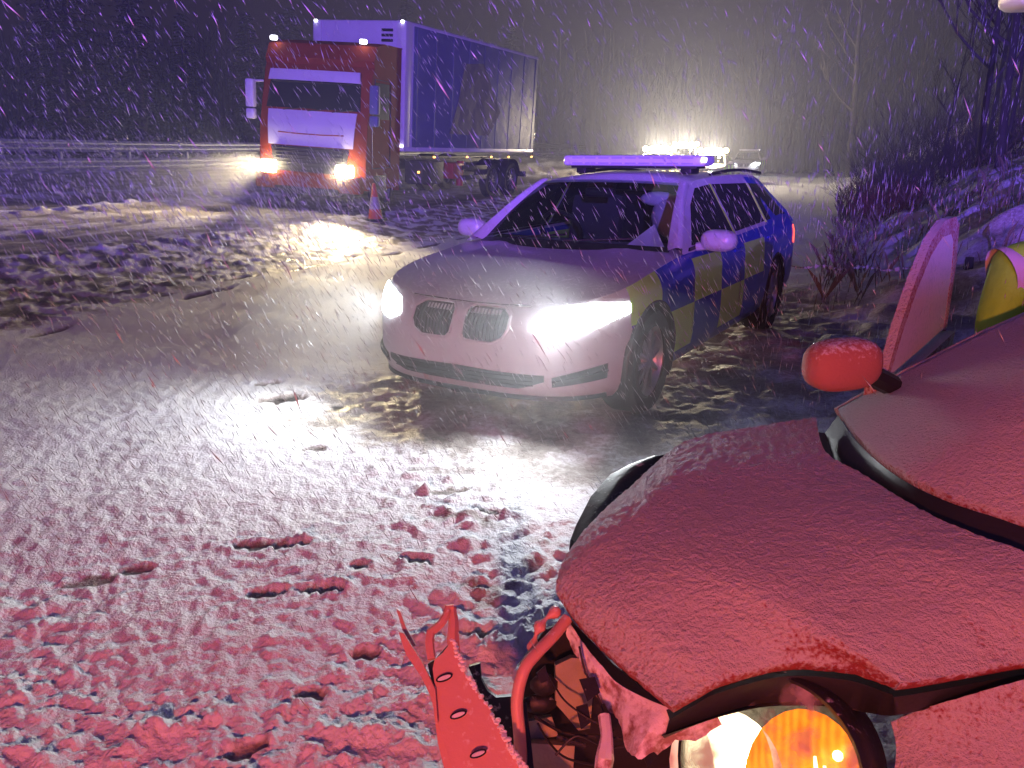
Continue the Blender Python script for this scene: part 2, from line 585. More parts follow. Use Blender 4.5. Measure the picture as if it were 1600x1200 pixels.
    h += side * 0.035 * perlin(x / 0.2 + 5, y / 0.2)
    return h, np.clip(w, 0, 1)


PRINTS = [(138, 905, .10, .045, .3), (212, 888, .075, .035, .2), (420, 852, .19, .038, -.05), (415, 930, .085, .042, .1), (500, 926, .09, .04, .0),
          (485, 1085, .055, .026, .3), (385, 1170, .06, .03, .6), (650, 880, .07, .035, -.2), (752, 992, .06, .035, .0), (560, 890, .05, .03, .1),
          (440, 625, .16, .08, .5), (540, 635, .12, .07, .3), (420, 600, .10, .06, .2), (490, 700, .07, .05, 0),
          (570, 1020, .05, .03, .2), (700, 765, .09, .04, .1), (760, 800, .08, .04, -.3)]


def build_ground():
    ang = np.concatenate([np.linspace(-180, -50, 60, endpoint=False), np.linspace(-50, 50, 640, endpoint=False), np.linspace(50, 180, 60, endpoint=False)])
    rad = [0.15]
    while rad[-1] < 130:
        step = max(0.0075, rad[-1] * 0.0056) if rad[-1] < 30 else rad[-1] * 0.05
        rad.append(rad[-1] + step)
    rad = np.array(rad)
    A, RR = np.meshgrid(np.radians(ang), rad)
    X = RR * np.sin(A); Y = RR * np.cos(A)
    h, w = ground_detail(X, Y)
    Z = base_z(X, Y) + h * sstep(-0.5, 0.3, Y)
    nr, na = X.shape
    verts = np.stack([X.ravel(), Y.ravel(), Z.ravel()], 1)
    i = np.arange(nr - 1)[:, None] * na; j = np.arange(na)[None, :]; j2 = (j + 1) % na
    faces = np.stack([(i + j), (i + j2), (i + na + j2), (i + na + j)], -1).reshape(-1, 4)
    me = bpy.data.meshes.new("ground")
    me.vertices.add(len(verts)); me.vertices.foreach_set("co", verts.ravel())
    me.loops.add(faces.size); me.loops.foreach_set("vertex_index", faces.ravel().astype(np.int32))
    me.polygons.add(len(faces))
    me.polygons.foreach_set("loop_start", np.arange(0, faces.size, 4, dtype=np.int32))
    me.polygons.foreach_set("loop_total", np.full(len(faces), 4, dtype=np.int32))
    me.polygons.foreach_set("use_smooth", np.ones(len(faces), bool))
    me.update(); me.validate()
    at = me.attributes.new("slush", 'FLOAT', 'POINT')
    at.data.foreach_set("value", w.ravel().astype(np.float32))
    if me.polygons[len(me.polygons) // 2].normal.z < 0:
        me.flip_normals()
    m, nt, b = new_mat("snowy_ground")
    N = nt.nodes.new; L = nt.links.new
    a = N("ShaderNodeAttribute"); a.attribute_name = "slush"
    tc = N("ShaderNodeTexCoord")
    n = N("ShaderNodeTexNoise"); n.inputs["Scale"].default_value = 22; n.inputs["Detail"].default_value = 8; n.inputs["Roughness"].default_value = 0.7
    L(tc.outputs["Object"], n.inputs["Vector"])
    ad = N("ShaderNodeMath"); ad.operation = 'MULTIPLY_ADD'; L(n.outputs["Fac"], ad.inputs[0]); ad.inputs[1].default_value = 0.9; ad.inputs[2].default_value = -0.45
    mu = N("ShaderNodeMath"); mu.operation = 'ADD'; L(a.outputs["Fac"], mu.inputs[0]); L(ad.outputs[0], mu.inputs[1])
    mr = N("ShaderNodeMapRange"); mr.inputs["From Min"].default_value = 0.12; mr.inputs["From Max"].default_value = 0.85
    L(mu.outputs[0], mr.inputs["Value"])
    cr = N("ShaderNodeValToRGB"); L(mr.outputs[0], cr.inputs[0])
    cr.color_ramp.elements[0].color = (0.80, 0.80, 0.82, 1)
    cr.color_ramp.elements[1].color = (0.035, 0.030, 0.028, 1)
    e = cr.color_ramp.elements.new(0.4); e.color = (0.36, 0.32, 0.29, 1)
    L(cr.outputs[0], b.inputs["Base Color"])
    rr = N("ShaderNodeMapRange"); rr.inputs["To Min"].default_value = 0.75; rr.inputs["To Max"].default_value = 0.35
    L(mr.outputs[0], rr.inputs["Value"]); L(rr.outputs[0], b.inputs["Roughness"])
    n2 = N("ShaderNodeTexNoise"); n2.inputs["Scale"].default_value = 75; n2.inputs["Detail"].default_value = 5
    L(tc.outputs["Object"], n2.inputs["Vector"])
    bp = N("ShaderNodeBump"); bp.inputs["Strength"].default_value = 0.8; bp.inputs["Distance"].default_value = 0.012
    L(n2.outputs["Fac"], bp.inputs["Height"]); L(bp.outputs[0], b.inputs["Normal"])
    me.materials.append(m)
    o = bpy.data.objects.new("ground", me)
    link(o); o["kind"] = "structure"
    return o


build_ground()

# ------------------------------------------------------------------ police estate car
LEN, HW = 4.90, 0.93
NOSE, TAIL = 0.95, 0.55
PF, QF = 2.7, 3.0


def xw(y):
    """half width of the plan outline at distance y behind the nose"""
    if y < NOSE:
        return HW * max(0.0, 1 - (1 - y / NOSE) ** PF) ** (1 / QF)
    if y > LEN - TAIL:
        k = (LEN - y) / TAIL
        return (HW - 0.02) * max(0.0, 1 - max(0, 1 - k) ** 3.0) ** (1 / 3.0)
    k = (y - NOSE) / (LEN - TAIL - NOSE)
    return HW + 0.0 * k - 0.02 * sstep(0.75, 1.0, k)


def y_of_x(x):
    k = min(0.999, abs(x) / HW)
    return NOSE * (1 - (1 - k ** QF) ** (1 / PF))


def zt(y):
    return interp(y, [0, .10, .3, .8, 1.35, 2.2, 3.2, 4.2, 4.9], [.735, .765, .80, .875, .935, .955, .985, 1.0, .99])


def zb(y):
    return interp(y, [0, .5, 1.2, 3.4, 4.3, 4.9], [.20, .19, .20, .21, .26, .34])


LEVF = [0, .07, .16, .28, .40, .52, .62, .72, .80, .86, .92, .96, 1.0]
SIDEX = [.90, .955, .985, .997, 1.0, 1.0, .997, .992, .992, .985, .968, .95, .925]
FRONTY = [.10, .05, .02, .0, .0, .0, .01, .02, .035, .05, .075, .10, .15]


def body_pt(x0, y0, f, sgn=1):
    """point on the car's skin: plan outline position (x0,y0) at height fraction f"""
    z = zb(y0) + (zt(y0) - zb(y0)) * f
    sx = interp(f, LEVF, SIDEX)
    fy = interp(f, LEVF, FRONTY)
    wf = max(0, 1 - y0 / NOSE) ** 2
    wr = max(0, 1 - (LEN - y0) / TAIL) ** 2
    sxx = sx + (1 - sx) * 0.6 * wf
    return Vector((sgn * x0 * sxx, y0 + fy * wf - (0.5 * fy + 0.03) * wr, z))


def front_pt(x, z, off=0.0):
    """point on the nose at lateral x, height z, pushed out by off"""
    y0 = y_of_x(x)
    f = (z - zb(y0)) / (zt(y0) - zb(y0))
    p = body_pt(abs(x), y0, f, 1 if x >= 0 else -1)
    if off:
        e = 0.02
        y1 = y_of_x(abs(x) + e); y2 = y_of_x(max(0, abs(x) - e))
        a = body_pt(abs(x) + e, y1, f); b = body_pt(max(0, abs(x) - e), y2, f)
        c = body_pt(abs(x), y0, min(1, f + .03)); d = body_pt(abs(x), y0, f - .03)
        nrm = (c - d).cross(a - b)
        if nrm.y > 0: nrm = -nrm
        nrm.normalize()
        if x < 0: nrm.x = -nrm.x
        p = p + nrm * off
    return p


def front_patch(mb, x0, x1, lo, hi, off, nx=14, nz=5, depth=0.012):
    """raised patch between the curves lo(k) and hi(k), k = 0..1 along x"""
    rows = []
    for j in range(nz + 1):
        rows.append([front_pt(x0 + (x1 - x0) * i / nx, lo(i / nx) + (hi(i / nx) - lo(i / nx)) * j / nz, off) for i in range(nx + 1)])
    mb.grid(rows)
    rim = rows[0] + [r[-1] for r in rows[1:]] + rows[-1][-2::-1] + [r[0] for r in rows[-2:0:-1]]
    ctr = sum(rim, Vector()) / len(rim)
    back = [p + Vector((0, depth, 0)) for p in rim]
    n = len(rim)
    mb.add(rim + back, [(i, (i + 1) % n, (i + 1) % n + n, i + n) for i in range(n)])


def crv(*pts):
    xs = [p[0] for p in pts]; ys = [p[1] for p in pts]
    return lambda k: float(np.interp(k, xs, ys))


WHEELS = ((0.84, 0.34), (3.81, 0.34))


def wheel(parent, x, y, z, sgn, r=0.335, steer=0.0):
    t = MB()
    prof = [(r * .66, .0), (r * .70, .015), (r * .93, .0), (r, .035), (r, .20), (r * .93, .235), (r * .66, .225)]
    ax = Matrix.Rotation(steer, 3, 'Z') @ Vector((-sgn, 0, 0))
    t.lathe(prof, (x, y, z), ax, 36)
    w = t.build("wheel", M['rubber'], parent)
    m = MB()
    m.lathe([(r * .69, .02), (r * .66, .045), (r * .62, .06), (r * .60, .16)], (x, y, z), ax, 36)
    m.lathe([(0.0, .015), (.05, .02), (.065, .05)], (x, y, z), ax, 16)
    a = ax.orthogonal().normalized(); b = ax.cross(a)
    o = Vector((x, y, z))
    for k in range(10):
        an = 2 * math.pi * k / 10
        d = a * math.cos(an) + b * math.sin(an)
        m.tube([o + d * .045 + ax * .03, o + d * r * .64 + ax * .045], [.018, .013], 6)
    m.build("rim", M['rim'], w)
    d_ = MB(); d_.lathe([(0, .10), (r * .6, .10)], (x, y, z), ax, 24)
    d_.build("brake_disc", M['chassis'], w)
    return w


def build_police(name, label, lit=True):
    root = thing(name, label, "police car")
    # plan stations
    ys = [NOSE * (k / 26) ** 2.2 for k in range(27)]
    n = 74
    ys += [NOSE + (LEN - TAIL - NOSE) * k / n for k in range(1, n + 1)]
    ys += [LEN - TAIL * (1 - k / 16) ** 2.0 for k in range(1, 17)]
    nl = 26
    fl = [k / nl for k in range(nl + 1)]
    paint, back, livs = MB(), MB(), {1: MB(), -1: MB()}

    def cut(c):
        return any((c.y - wy) ** 2 + (c.z - wz) ** 2 < 0.375 ** 2 and abs(c.x) > 0.55 for wy, wz in WHEELS)

    def snap(p):
        for wy, wz in WHEELS:
            d = math.hypot(p.y - wy, p.z - wz)
            if 0.34 < d < 0.41:
                k = 0.375 / d
                p = Vector((p.x, wy + (p.y - wy) * k, wz + (p.z - wz) * k))
        return p
    for sgn in (1, -1):
        rows = [[snap(body_pt(xw(y), y, f, sgn)) for f in fl] for y in ys]
        for i in range(len(ys) - 1):
            for j in range(nl):
                q = [rows[i][j], rows[i + 1][j], rows[i + 1][j + 1], rows[i][j + 1]]
                c = sum(q, Vector()) / 4
                if cut(c): continue
                side = ys[i] > 0.50 and ys[i] < LEN - 0.25
                (livs[sgn] if side else (paint if ys[i] < 2 else back)).add(q, [(0, 1, 2, 3)])
    # bonnet and rear top, across
    def top_rows(sel):
        rows = []
        for y in sel:
            e = body_pt(xw(y), y, 1.0, 1)
            cr = interp(y, [0, .3, .9, 1.4, 4.2, 4.9], [.0, .02, .045, .05, .02, .0])
            row = []
            for k in range(21):
                u = -1 + 2 * k / 20
                ridge = 0.010 * math.exp(-((abs(u) - 0.55) / 0.10) ** 2) * sstep(.2, .7, y)
                edge = 1 - abs(u) ** 2.4
                row.append(Vector((e.x * u, e.y, e.z + cr * edge + ridge)))
            rows.append(row)
        return rows
    hood = MB(); hood.grid(top_rows([y for y in ys if y < 1.62]))
    back.grid(top_rows([y for y in ys if y > 4.5]))
    # under tray
    und = MB()
    und.grid([[body_pt(xw(y), y, 0, -1) + Vector((0, 0, .01)), Vector((0, y, zb(y) + .01)), body_pt(xw(y), y, 0, 1) + Vector((0, 0, .01))] for y in ys])
    body = paint.build("body", M['whitepaint'], root)
    back.build("rear_body", M['whitepaint'], root)
    for sgn in (1, -1):
        livs[sgn].build("livery_panel", M['livery'], body)
    b = hood.build("bonnet", M['whitepaint'], root)
    und.build("under_tray", M['chassis'], body)
    # wheel-arch liners
    for wy, wz in WHEELS:
        for sgn in (1, -1):
            a = MB()
            a.grid([[Vector((sgn * xx, wy + .378 * math.cos(t), wz + .378 * math.sin(t))) for xx in (.55, .70, .905)] for t in [math.pi * (-.15 + 1.3 * k / 30) for k in range(31)]])
            a.tube([Vector((sgn * (.918 if math.sin(t) > .3 else .905), wy + .378 * math.cos(t), wz + .378 * math.sin(t))) for t in [math.pi * (-.12 + 1.24 * k / 30) for k in range(31)]], .010, 6)
            a.grid([[Vector((sgn * .55, wy - .4, .2)), Vector((sgn * .55, wy + .4, .2))], [Vector((sgn * .55, wy - .4, .75)), Vector((sgn * .55, wy + .4, .75))]])
            a.build("wheel_arch", M['black'], body)
            wheel(root, sgn * .915, wy, wz, sgn)
    # ---- cabin
    def ws(u, v):
        bot = Vector((.765 * u, 1.22 + .24 * u * u, .985 - .03 * u * u))
        top = Vector((.575 * u, 2.02 + .12 * u * u, 1.418 - .022 * u * u))
        p = bot.lerp(top, v)
        p.z += .035 * v * (1 - v) * 4 * .6
        p.y -= .03 * v * (1 - v) * 2
        return p
    scr = MB(); scr.grid([[ws(-.975 + 1.95 * i / 20, .03 + .93 * j / 12) for i in range(21)] for j in range(13)])
    scr.build("windscreen", M['windscreen'], root)
    cow = MB(); cow.grid([[ws(-1 + 2 * i / 20, .045 if j else -.05) + Vector((0, -.005 - .05 * (1 - j), -.005 + 0.004 * j)) for i in range(21)] for j in range(2)])
    for sx in (-.55, .08):
        cow.tube([ws(sx, .03) + Vector((0, -.02, .012)), ws(sx + .62, .10) + Vector((0, -.02, .012))], .008, 6)
    cow.build("scuttle", M['black'], root)
    # pillars + roof, one shell
    rf = MB()

    def side_pt(y, z, sgn=1, off=0.0):
        k = (z - .955) / (1.40 - .955)
        x = .868 + (.600 - .868) * k + .004 * 4 * k * (1 - k)
        x -= .10 * sstep(3.7, 4.75, y) * (0.4 + k)
        return Vector((sgn * (x + off), y, z))

    def roofline(y):
        return interp(y, [1.40, 1.62, 1.9, 2.13, 2.35, 2.8, 3.6, 4.2, 4.45, 4.72], [.955, 1.08, 1.25, 1.355, 1.395, 1.41, 1.40, 1.37, 1.33, 1.05])
    yy = [1.40 + (4.72 - 1.40) * (k / 66) for k in range(67)]
    for sgn in (1, -1):
        rows = []
        for y in yy:
            zr = roofline(y)
            rows.append([side_pt(y, .945 + .02 * sstep(2, 4, y) + (zr - .945) * k / 8, sgn) for k in range(9)])
        rf.grid(rows)
        # A pillar between screen edge and side
        ap = []
        for j in range(13):
            v = j / 12
            a = ws(sgn * .972, v); ysd = interp(v, [0, 1], [1.44, 2.16]); bpt = side_pt(ysd, min(roofline(ysd), 1.40), sgn)
            mid = a.lerp(bpt, .5) + Vector((sgn * .022, -.03, .018))
            ap.append([a, a.lerp(mid, .5) + Vector((sgn * .004, -.006, .004)), mid, mid.lerp(bpt, .5) + Vector((sgn * .006, -.004, .003)), bpt])
        rf.grid(ap)
    rows = []
    for j in range(31):
        y = 2.0 + (4.70 - 2.0) * j / 30
        row = []
        for i in range(21):
            u = -1 + 2 * i / 20
            yc = y + (0.14 * u * u if y < 2.6 else 0) * max(0, 1 - (y - 2) / .6)
            zr = min(roofline(max(yc, 2.15)), 1.41)
            e = side_pt(max(yc, 2.14), min(roofline(max(yc, 2.14)), 1.40), 1)
            zc = zr + .055 * (1 - abs(u) ** 2.3) * interp(y, [2, 2.4, 4.3, 4.7], [.45, .9, .8, .3])
            row.append(Vector((e.x * u, yc, zc)))
        rows.append(row)
    rf.grid(rows)
    rf.cur = 0
    roof = rf.build("roof", M['whitepaint'], root)
    # blue rear quarter
    for sgn in (1, -1):
        q = MB()
        rows = []
        for k in range(16):
            y = 3.62 + 1.10 * k / 15
            rows.append([side_pt(y, .95 + (roofline(y) - .95) * j / 6, sgn, .004) for j in range(7)])
        q.grid(rows)
        q.build("rear_quarter", M['livery'], root)

    def win(name, poly, m, off=.008, parent=root):
        for sgn in (1, -1):
            w = MB()
            w.prism(poly, lambda y, z: side_pt(y, z, sgn, off), lambda y, z: side_pt(y, z, sgn, off - .02))
            w.build(name, m, parent, smooth=False)
    win("side_window", [(1.63, .985), (2.60, 1.0), (2.60, 1.362), (2.25, 1.345), (1.98, 1.235)], M['darkglass'])
    win("side_window", [(2.68, 1.0), (3.58, 1.02), (3.58, 1.345), (2.68, 1.362)], M['darkglass'])
    win("side_window", [(3.66, 1.022), (4.50, 1.045), (4.28, 1.29), (4.02, 1.325), (3.66, 1.342)], M['darkglass'], .012)
    win("pillar_strip", [(2.605, .99), (2.635, .99), (2.635, 1.365), (2.605, 1.365)], M['lime'], .011)
    win("pillar_strip", [(3.60, 1.01), (3.63, 1.01), (3.63, 1.345), (3.60, 1.345)], M['lime'], .014)
    win("window_trim", [(1.52, .955), (4.55, 1.03), (4.55, 1.043), (1.56, .975)], M['black'], .012)
    # interior
    it = MB()
    it.box((0, 2.9, .62), (1.45, 3.0, .06))
    it.grid([[Vector((.80 * u, 1.30 + .16 * u * u, .93)), Vector((.78 * u, 1.75, .975)), Vector((.76 * u, 1.92, .93)), Vector((.75 * u, 2.0, .62))] for u in [-1 + 2 * k / 12 for k in range(13)]])
    it.box((0, 3.25, .95), (1.25, .05, .65))
    it.build("dashboard", M['black'], root)
    for sx in (-.37, .37):
        s = MB()
        s.box((sx, 2.42, .70), (.50, .55, .16), .06)
        s.box((sx, 2.66, .98), (.48, .14, .56), .06, Matrix.Rotation(R(-14), 3, 'X'))
        s.box((sx, 2.74, 1.30), (.26, .09, .16), .04, Matrix.Rotation(R(-10), 3, 'X'))
        s.build("seat", M['seat'], root)
    sw = MB()
    sw.lathe([(.175 + .016 * math.cos(t), .016 * math.sin(t)) for t in [2 * math.pi * k / 8 for k in range(9)]], (-.37, 2.02, 1.0), (0, .88, .47), 28)
    sw.build("steering_wheel", M['black'], root)
    if lit:
        pp = MB()
        pp.add([ws(.62, .04) + Vector((0, .05, -.01)), ws(.93, .04) + Vector((0, .05, -.01)), ws(.80, .36) + Vector((0, .05, -.03)), ws(.78, .04) + Vector((0, .14, -.02))], [(0, 3, 2), (3, 1, 2), (0, 1, 3)])
        pp.build("paper", M['paper'], root, smooth=False)
        hv = MB()
        hv.ellipsoid((.36, 2.60, 1.10), (.20, .13, .18), 16)
        hv.ellipsoid((.22, 2.58, 1.24), (.16, .06, .06), 12)
        hv.build("folded_jacket", M['conewhite'], root)
    mi = MB(); mi.box((0, 1.93, 1.31), (.24, .03, .07), .02); mi.build("interior_mirror", M['black'], root)
    # ---- nose
    for sgn in (1, -1):
        h = MB()
        front_patch(h, sgn * .47, sgn * .89, crv((0, .63), (.25, .590), (.6, .605), (1, .70)), crv((0, .66), (.10, .72), (.4, .752), (.75, .772), (1, .755)), .006, 18, 5)
        h.build("headlight", M['lens_white'] if lit else M['lens_clear'], root)
        g = MB()
        front_patch(g, sgn * .04, sgn * .345, crv((0, .570), (.15, .538), (.7, .538), (.9, .57), (1, .62)), crv((0, .70), (.12, .724), (.8, .724), (1, .69)), .004, 12, 4)
        gr = g.build("grille", M['black'], root)
        sl = MB()
        for k in range(11):
            xx = .064 + .0245 * k
            sl.tube([front_pt(sgn * xx, .552 if k < 9 else .585, .012), front_pt(sgn * xx, .635, .016), front_pt(sgn * xx, .712 if k < 9 else .70, .012)], .0045, 6)
        sl.build("grille_bars", M['darkbar'], gr)
        rim = [(.04, .570), (.07, .540), (.15, .537), (.25, .537), (.315, .57), (.345, .62), (.345, .69), (.29, .725), (.16, .726), (.08, .725), (.04, .70)]
        ri = MB(); ri.tube([front_pt(sgn * a, z, .010) for a, z in rim + rim[:1]], .009, 6)
        ri.build("grille_surround", M['whitepaint'], gr)
        fg = MB()
        front_patch(fg, sgn * .60, sgn * .83, crv((0, .30), (1, .335)), crv((0, .36), (1, .425)), .004, 10, 3)
        fg.tube([front_pt(sgn * (.60 + .23 * k / 8), .335 + .05 * k / 8, .012) for k in range(9)], .008, 6)
        fg.build("side_intake", M['black'], root)
        hw = MB()
        front_patch(hw, sgn * .03, sgn * .035, crv((0, .25), (1, .25)), crv((0, .25), (1, .25)), .001, 2, 1)
    lo = MB()
    front_patch(lo, -.56, .56, crv((0, .335), (.12, .285), (.88, .285), (1, .335)), crv((0, .372), (.5, .385), (1, .372)), .005, 30, 4)
    lo.build("lower_intake", M['black'], root)
    lg = MB()
    for zz in (.31, .335, .36):
        lg.tube([front_pt(-.50 + 1.0 * k / 20, zz, .009) for k in range(21)], .004, 5)
    lg.build("intake_bars", M['chassis'], bpy.data.objects[root.children[-1].name])
    sp = MB()
    sp.grid([[front_pt(-.84 + 1.68 * k / 30, .232, o_) + Vector((0, 0, dz)) for k in range(31)] for o_, dz in ((.0, -.02), (.015, -.012), (.015, 0), (.002, .006))])
    sp.build("front_splitter", M['black'], root)
    # bonnet shut line and centre roundel-free badge recess
    sh = MB()
    for sgn in (1, -1):
        sh.tube([front_pt(0.0 + sgn * .44 * k / 10, .738 + .008 * (k / 10), .0015) for k in range(11)], .0035, 5)
    sh.build("bonnet_gap", M['black'], b)
    # ---- mirrors, handles, lamps
    for sgn in (1, -1):
        w = MB()
        w.ellipsoid((sgn * 1.02, 1.70, 1.02), (.125, .085, .075), 18, power=.75)
        w.tube([(sgn * .87, 1.68, .97), (sgn * .95, 1.69, .985)], [.03, .03], 8)
        mr = w.build("wing_mirror", M['whitepaint'], root)
        ww = MB(); ww.box((sgn * 1.02, 1.772, 1.02), (.19, .01, .10), .004); ww.build("mirror_glass", M['chrome'], mr)
        for yh in (2.45, 3.42):
            hd = MB(); hd.tube([body_pt(HW, yh, .88, sgn) + Vector((sgn * .01, 0, 0)), body_pt(HW, yh + .1, .88, sgn) + Vector((sgn * .032, 0, 0)), body_pt(HW, yh + .2, .88, sgn) + Vector((sgn * .01, 0, 0))], .011, 6)
            hd.build("door_handle", M['livery'], root)
        for yd in (1.52, 2.63, 3.58):
            dl = MB()
            dl.tube([body_pt(xw(yd), yd, f, sgn) + Vector((sgn * .0005, 0, 0)) for f in (.10, .3, .5, .7, .85, .97)], .0035, 5)
            dl.build("door_gap", M['black'], root)
        tl = MB()
        rows = []
        for k in range(9):
            y = LEN - .42 + .36 * k / 8
            rows.append([body_pt(xw(y), y, f, sgn) + Vector((sgn * .006, .003, 0)) for f in (.66, .74, .82, .90)])
        tl.grid(rows)
        tl.build("tail_light", M['lamp_red'], root)
    pl = MB(); pl.box((0, LEN - .005, .60), (.52, .012, .11), .004); pl.build("number_plate", M['lime'], root)
    # ---- roof bar
    lb = MB()
    lb.box((0, 2.62, 1.540), (1.24, .27, .085), .035, seg=3)
    bar = lb.build("light_bar", M['barlens'], root)
    fb = MB()
    fb.box((0, 2.62, 1.490), (1.10, .22, .022), .006)
    for sx in (-.46, .46):
        fb.box((sx, 2.62, 1.462), (.09, .20, .05), .012)
    fb.build("light_bar_foot", M['black'], bar)
    for k in range(9):
        md = MB(); md.box((-.48 + .12 * k, 2.492, 1.540), (.100, .012, .055), .004)
        md.build("lamp_module", M['barmodule'], bar)
    cap = MB()
    cap.box((.612, 2.50, 1.548), (.03, .05, .035), .008)
    cap.build("alley_lamp", M['lamp_cool'] if lit else M['barlens'], bar)
    rails = MB()
    for sgn in (1, -1):
        rails.tube([Vector((sgn * .585, 2.75 + 1.5 * k / 10, 1.435 + .03 * math.sin(math.pi * k / 10) - .015 * (k / 10))) for k in range(11)], .014, 6)
    rails.build("roof_rail", M['black'], root)
    return root


police = build_police("police_car", "white, blue and yellow chequered police estate car with both headlights blazing, on the snowy shoulder")
police.location = (POL_LOC[0], POL_LOC[1], 0.0)
police.rotation_euler = (0, 0, POL_YAW)
for sgn in (1, -1):
    o = lamp("headlight_beam", 'SPOT', front_pt(sgn * .66, .685, .014), POLICE_W, (.92, .97, 1.0), .03, (sgn * .10 - .36, -1, -.15), 144, .8, police)

# ------------------------------------------------------------------ wrecked car in front of the camera
AX = Vector((.98, .20, 0)).normalized()          # towards its tail
LT = Vector((.20, -.98, 0)).normalized()         # towards its near flank
WG = -0.21                                       # ground under it


def PP(seq):
    return [P(*q) for q in seq]


W_NEAR = PP([(1050, 1105, .48), (1090, 1082, .508), (1130, 1062, .535), (1230, 1037, .565), (1330, 1042, .578), (1400, 1063, .584), (1425, 1066, .586), (1600, 1035, .607), (1750, 1010, .64), (1850, 985, .66)])
W_FRONT = PP([(1050, 1105, .48), (960, 1030, .50), (900, 970, .52), (868, 925, .545)])
W_FAR = PP([(868, 925, .545), (878, 880, .58), (920, 820, .625), (985, 760, .665), (1070, 690, .705), (1170, 668, .725), (1275, 652, .735)])
W_COWL = PP([(1850, 985, .66), (1720, 925, .715), (1600, 862, .75), (1500, 825, .755), (1420, 785, .755), (1350, 742, .75), (1290, 705, .745), (1275, 652, .735)])
W_BASE = PP([(1310, 640, .745), (1340, 682, .77), (1400, 732, .785), (1480, 772, .785), (1600, 812, .775), (1750, 880, .73), (1860, 940, .69)])


def snowskin(rows, amp=.004, edge=True):
    """rough up a grid of points along its own normals, like lying snow"""
    ni, nj = len(rows), len(rows[0])
    A = np.array([[tuple(p) for p in r] for r in rows])
    du = np.gradient(A, axis=1); dv = np.gradient(A, axis=0)
    nrm = np.cross(du, dv); nrm /= np.linalg.norm(nrm, axis=2, keepdims=True) + 1e-9
    if nrm[..., 2].mean() < 0: nrm = -nrm
    x, y = A[..., 0] + .37 * A[..., 2], A[..., 1] + .61 * A[..., 2]
    h = amp * (perlin(x / .022, y / .022) + .8 * perlin(x / .011 + 3, y / .011) + .5 * perlin(x / .07, y / .07))
    A = A + nrm * h[..., None]
    return [[Vector(p) for p in r] for r in A]


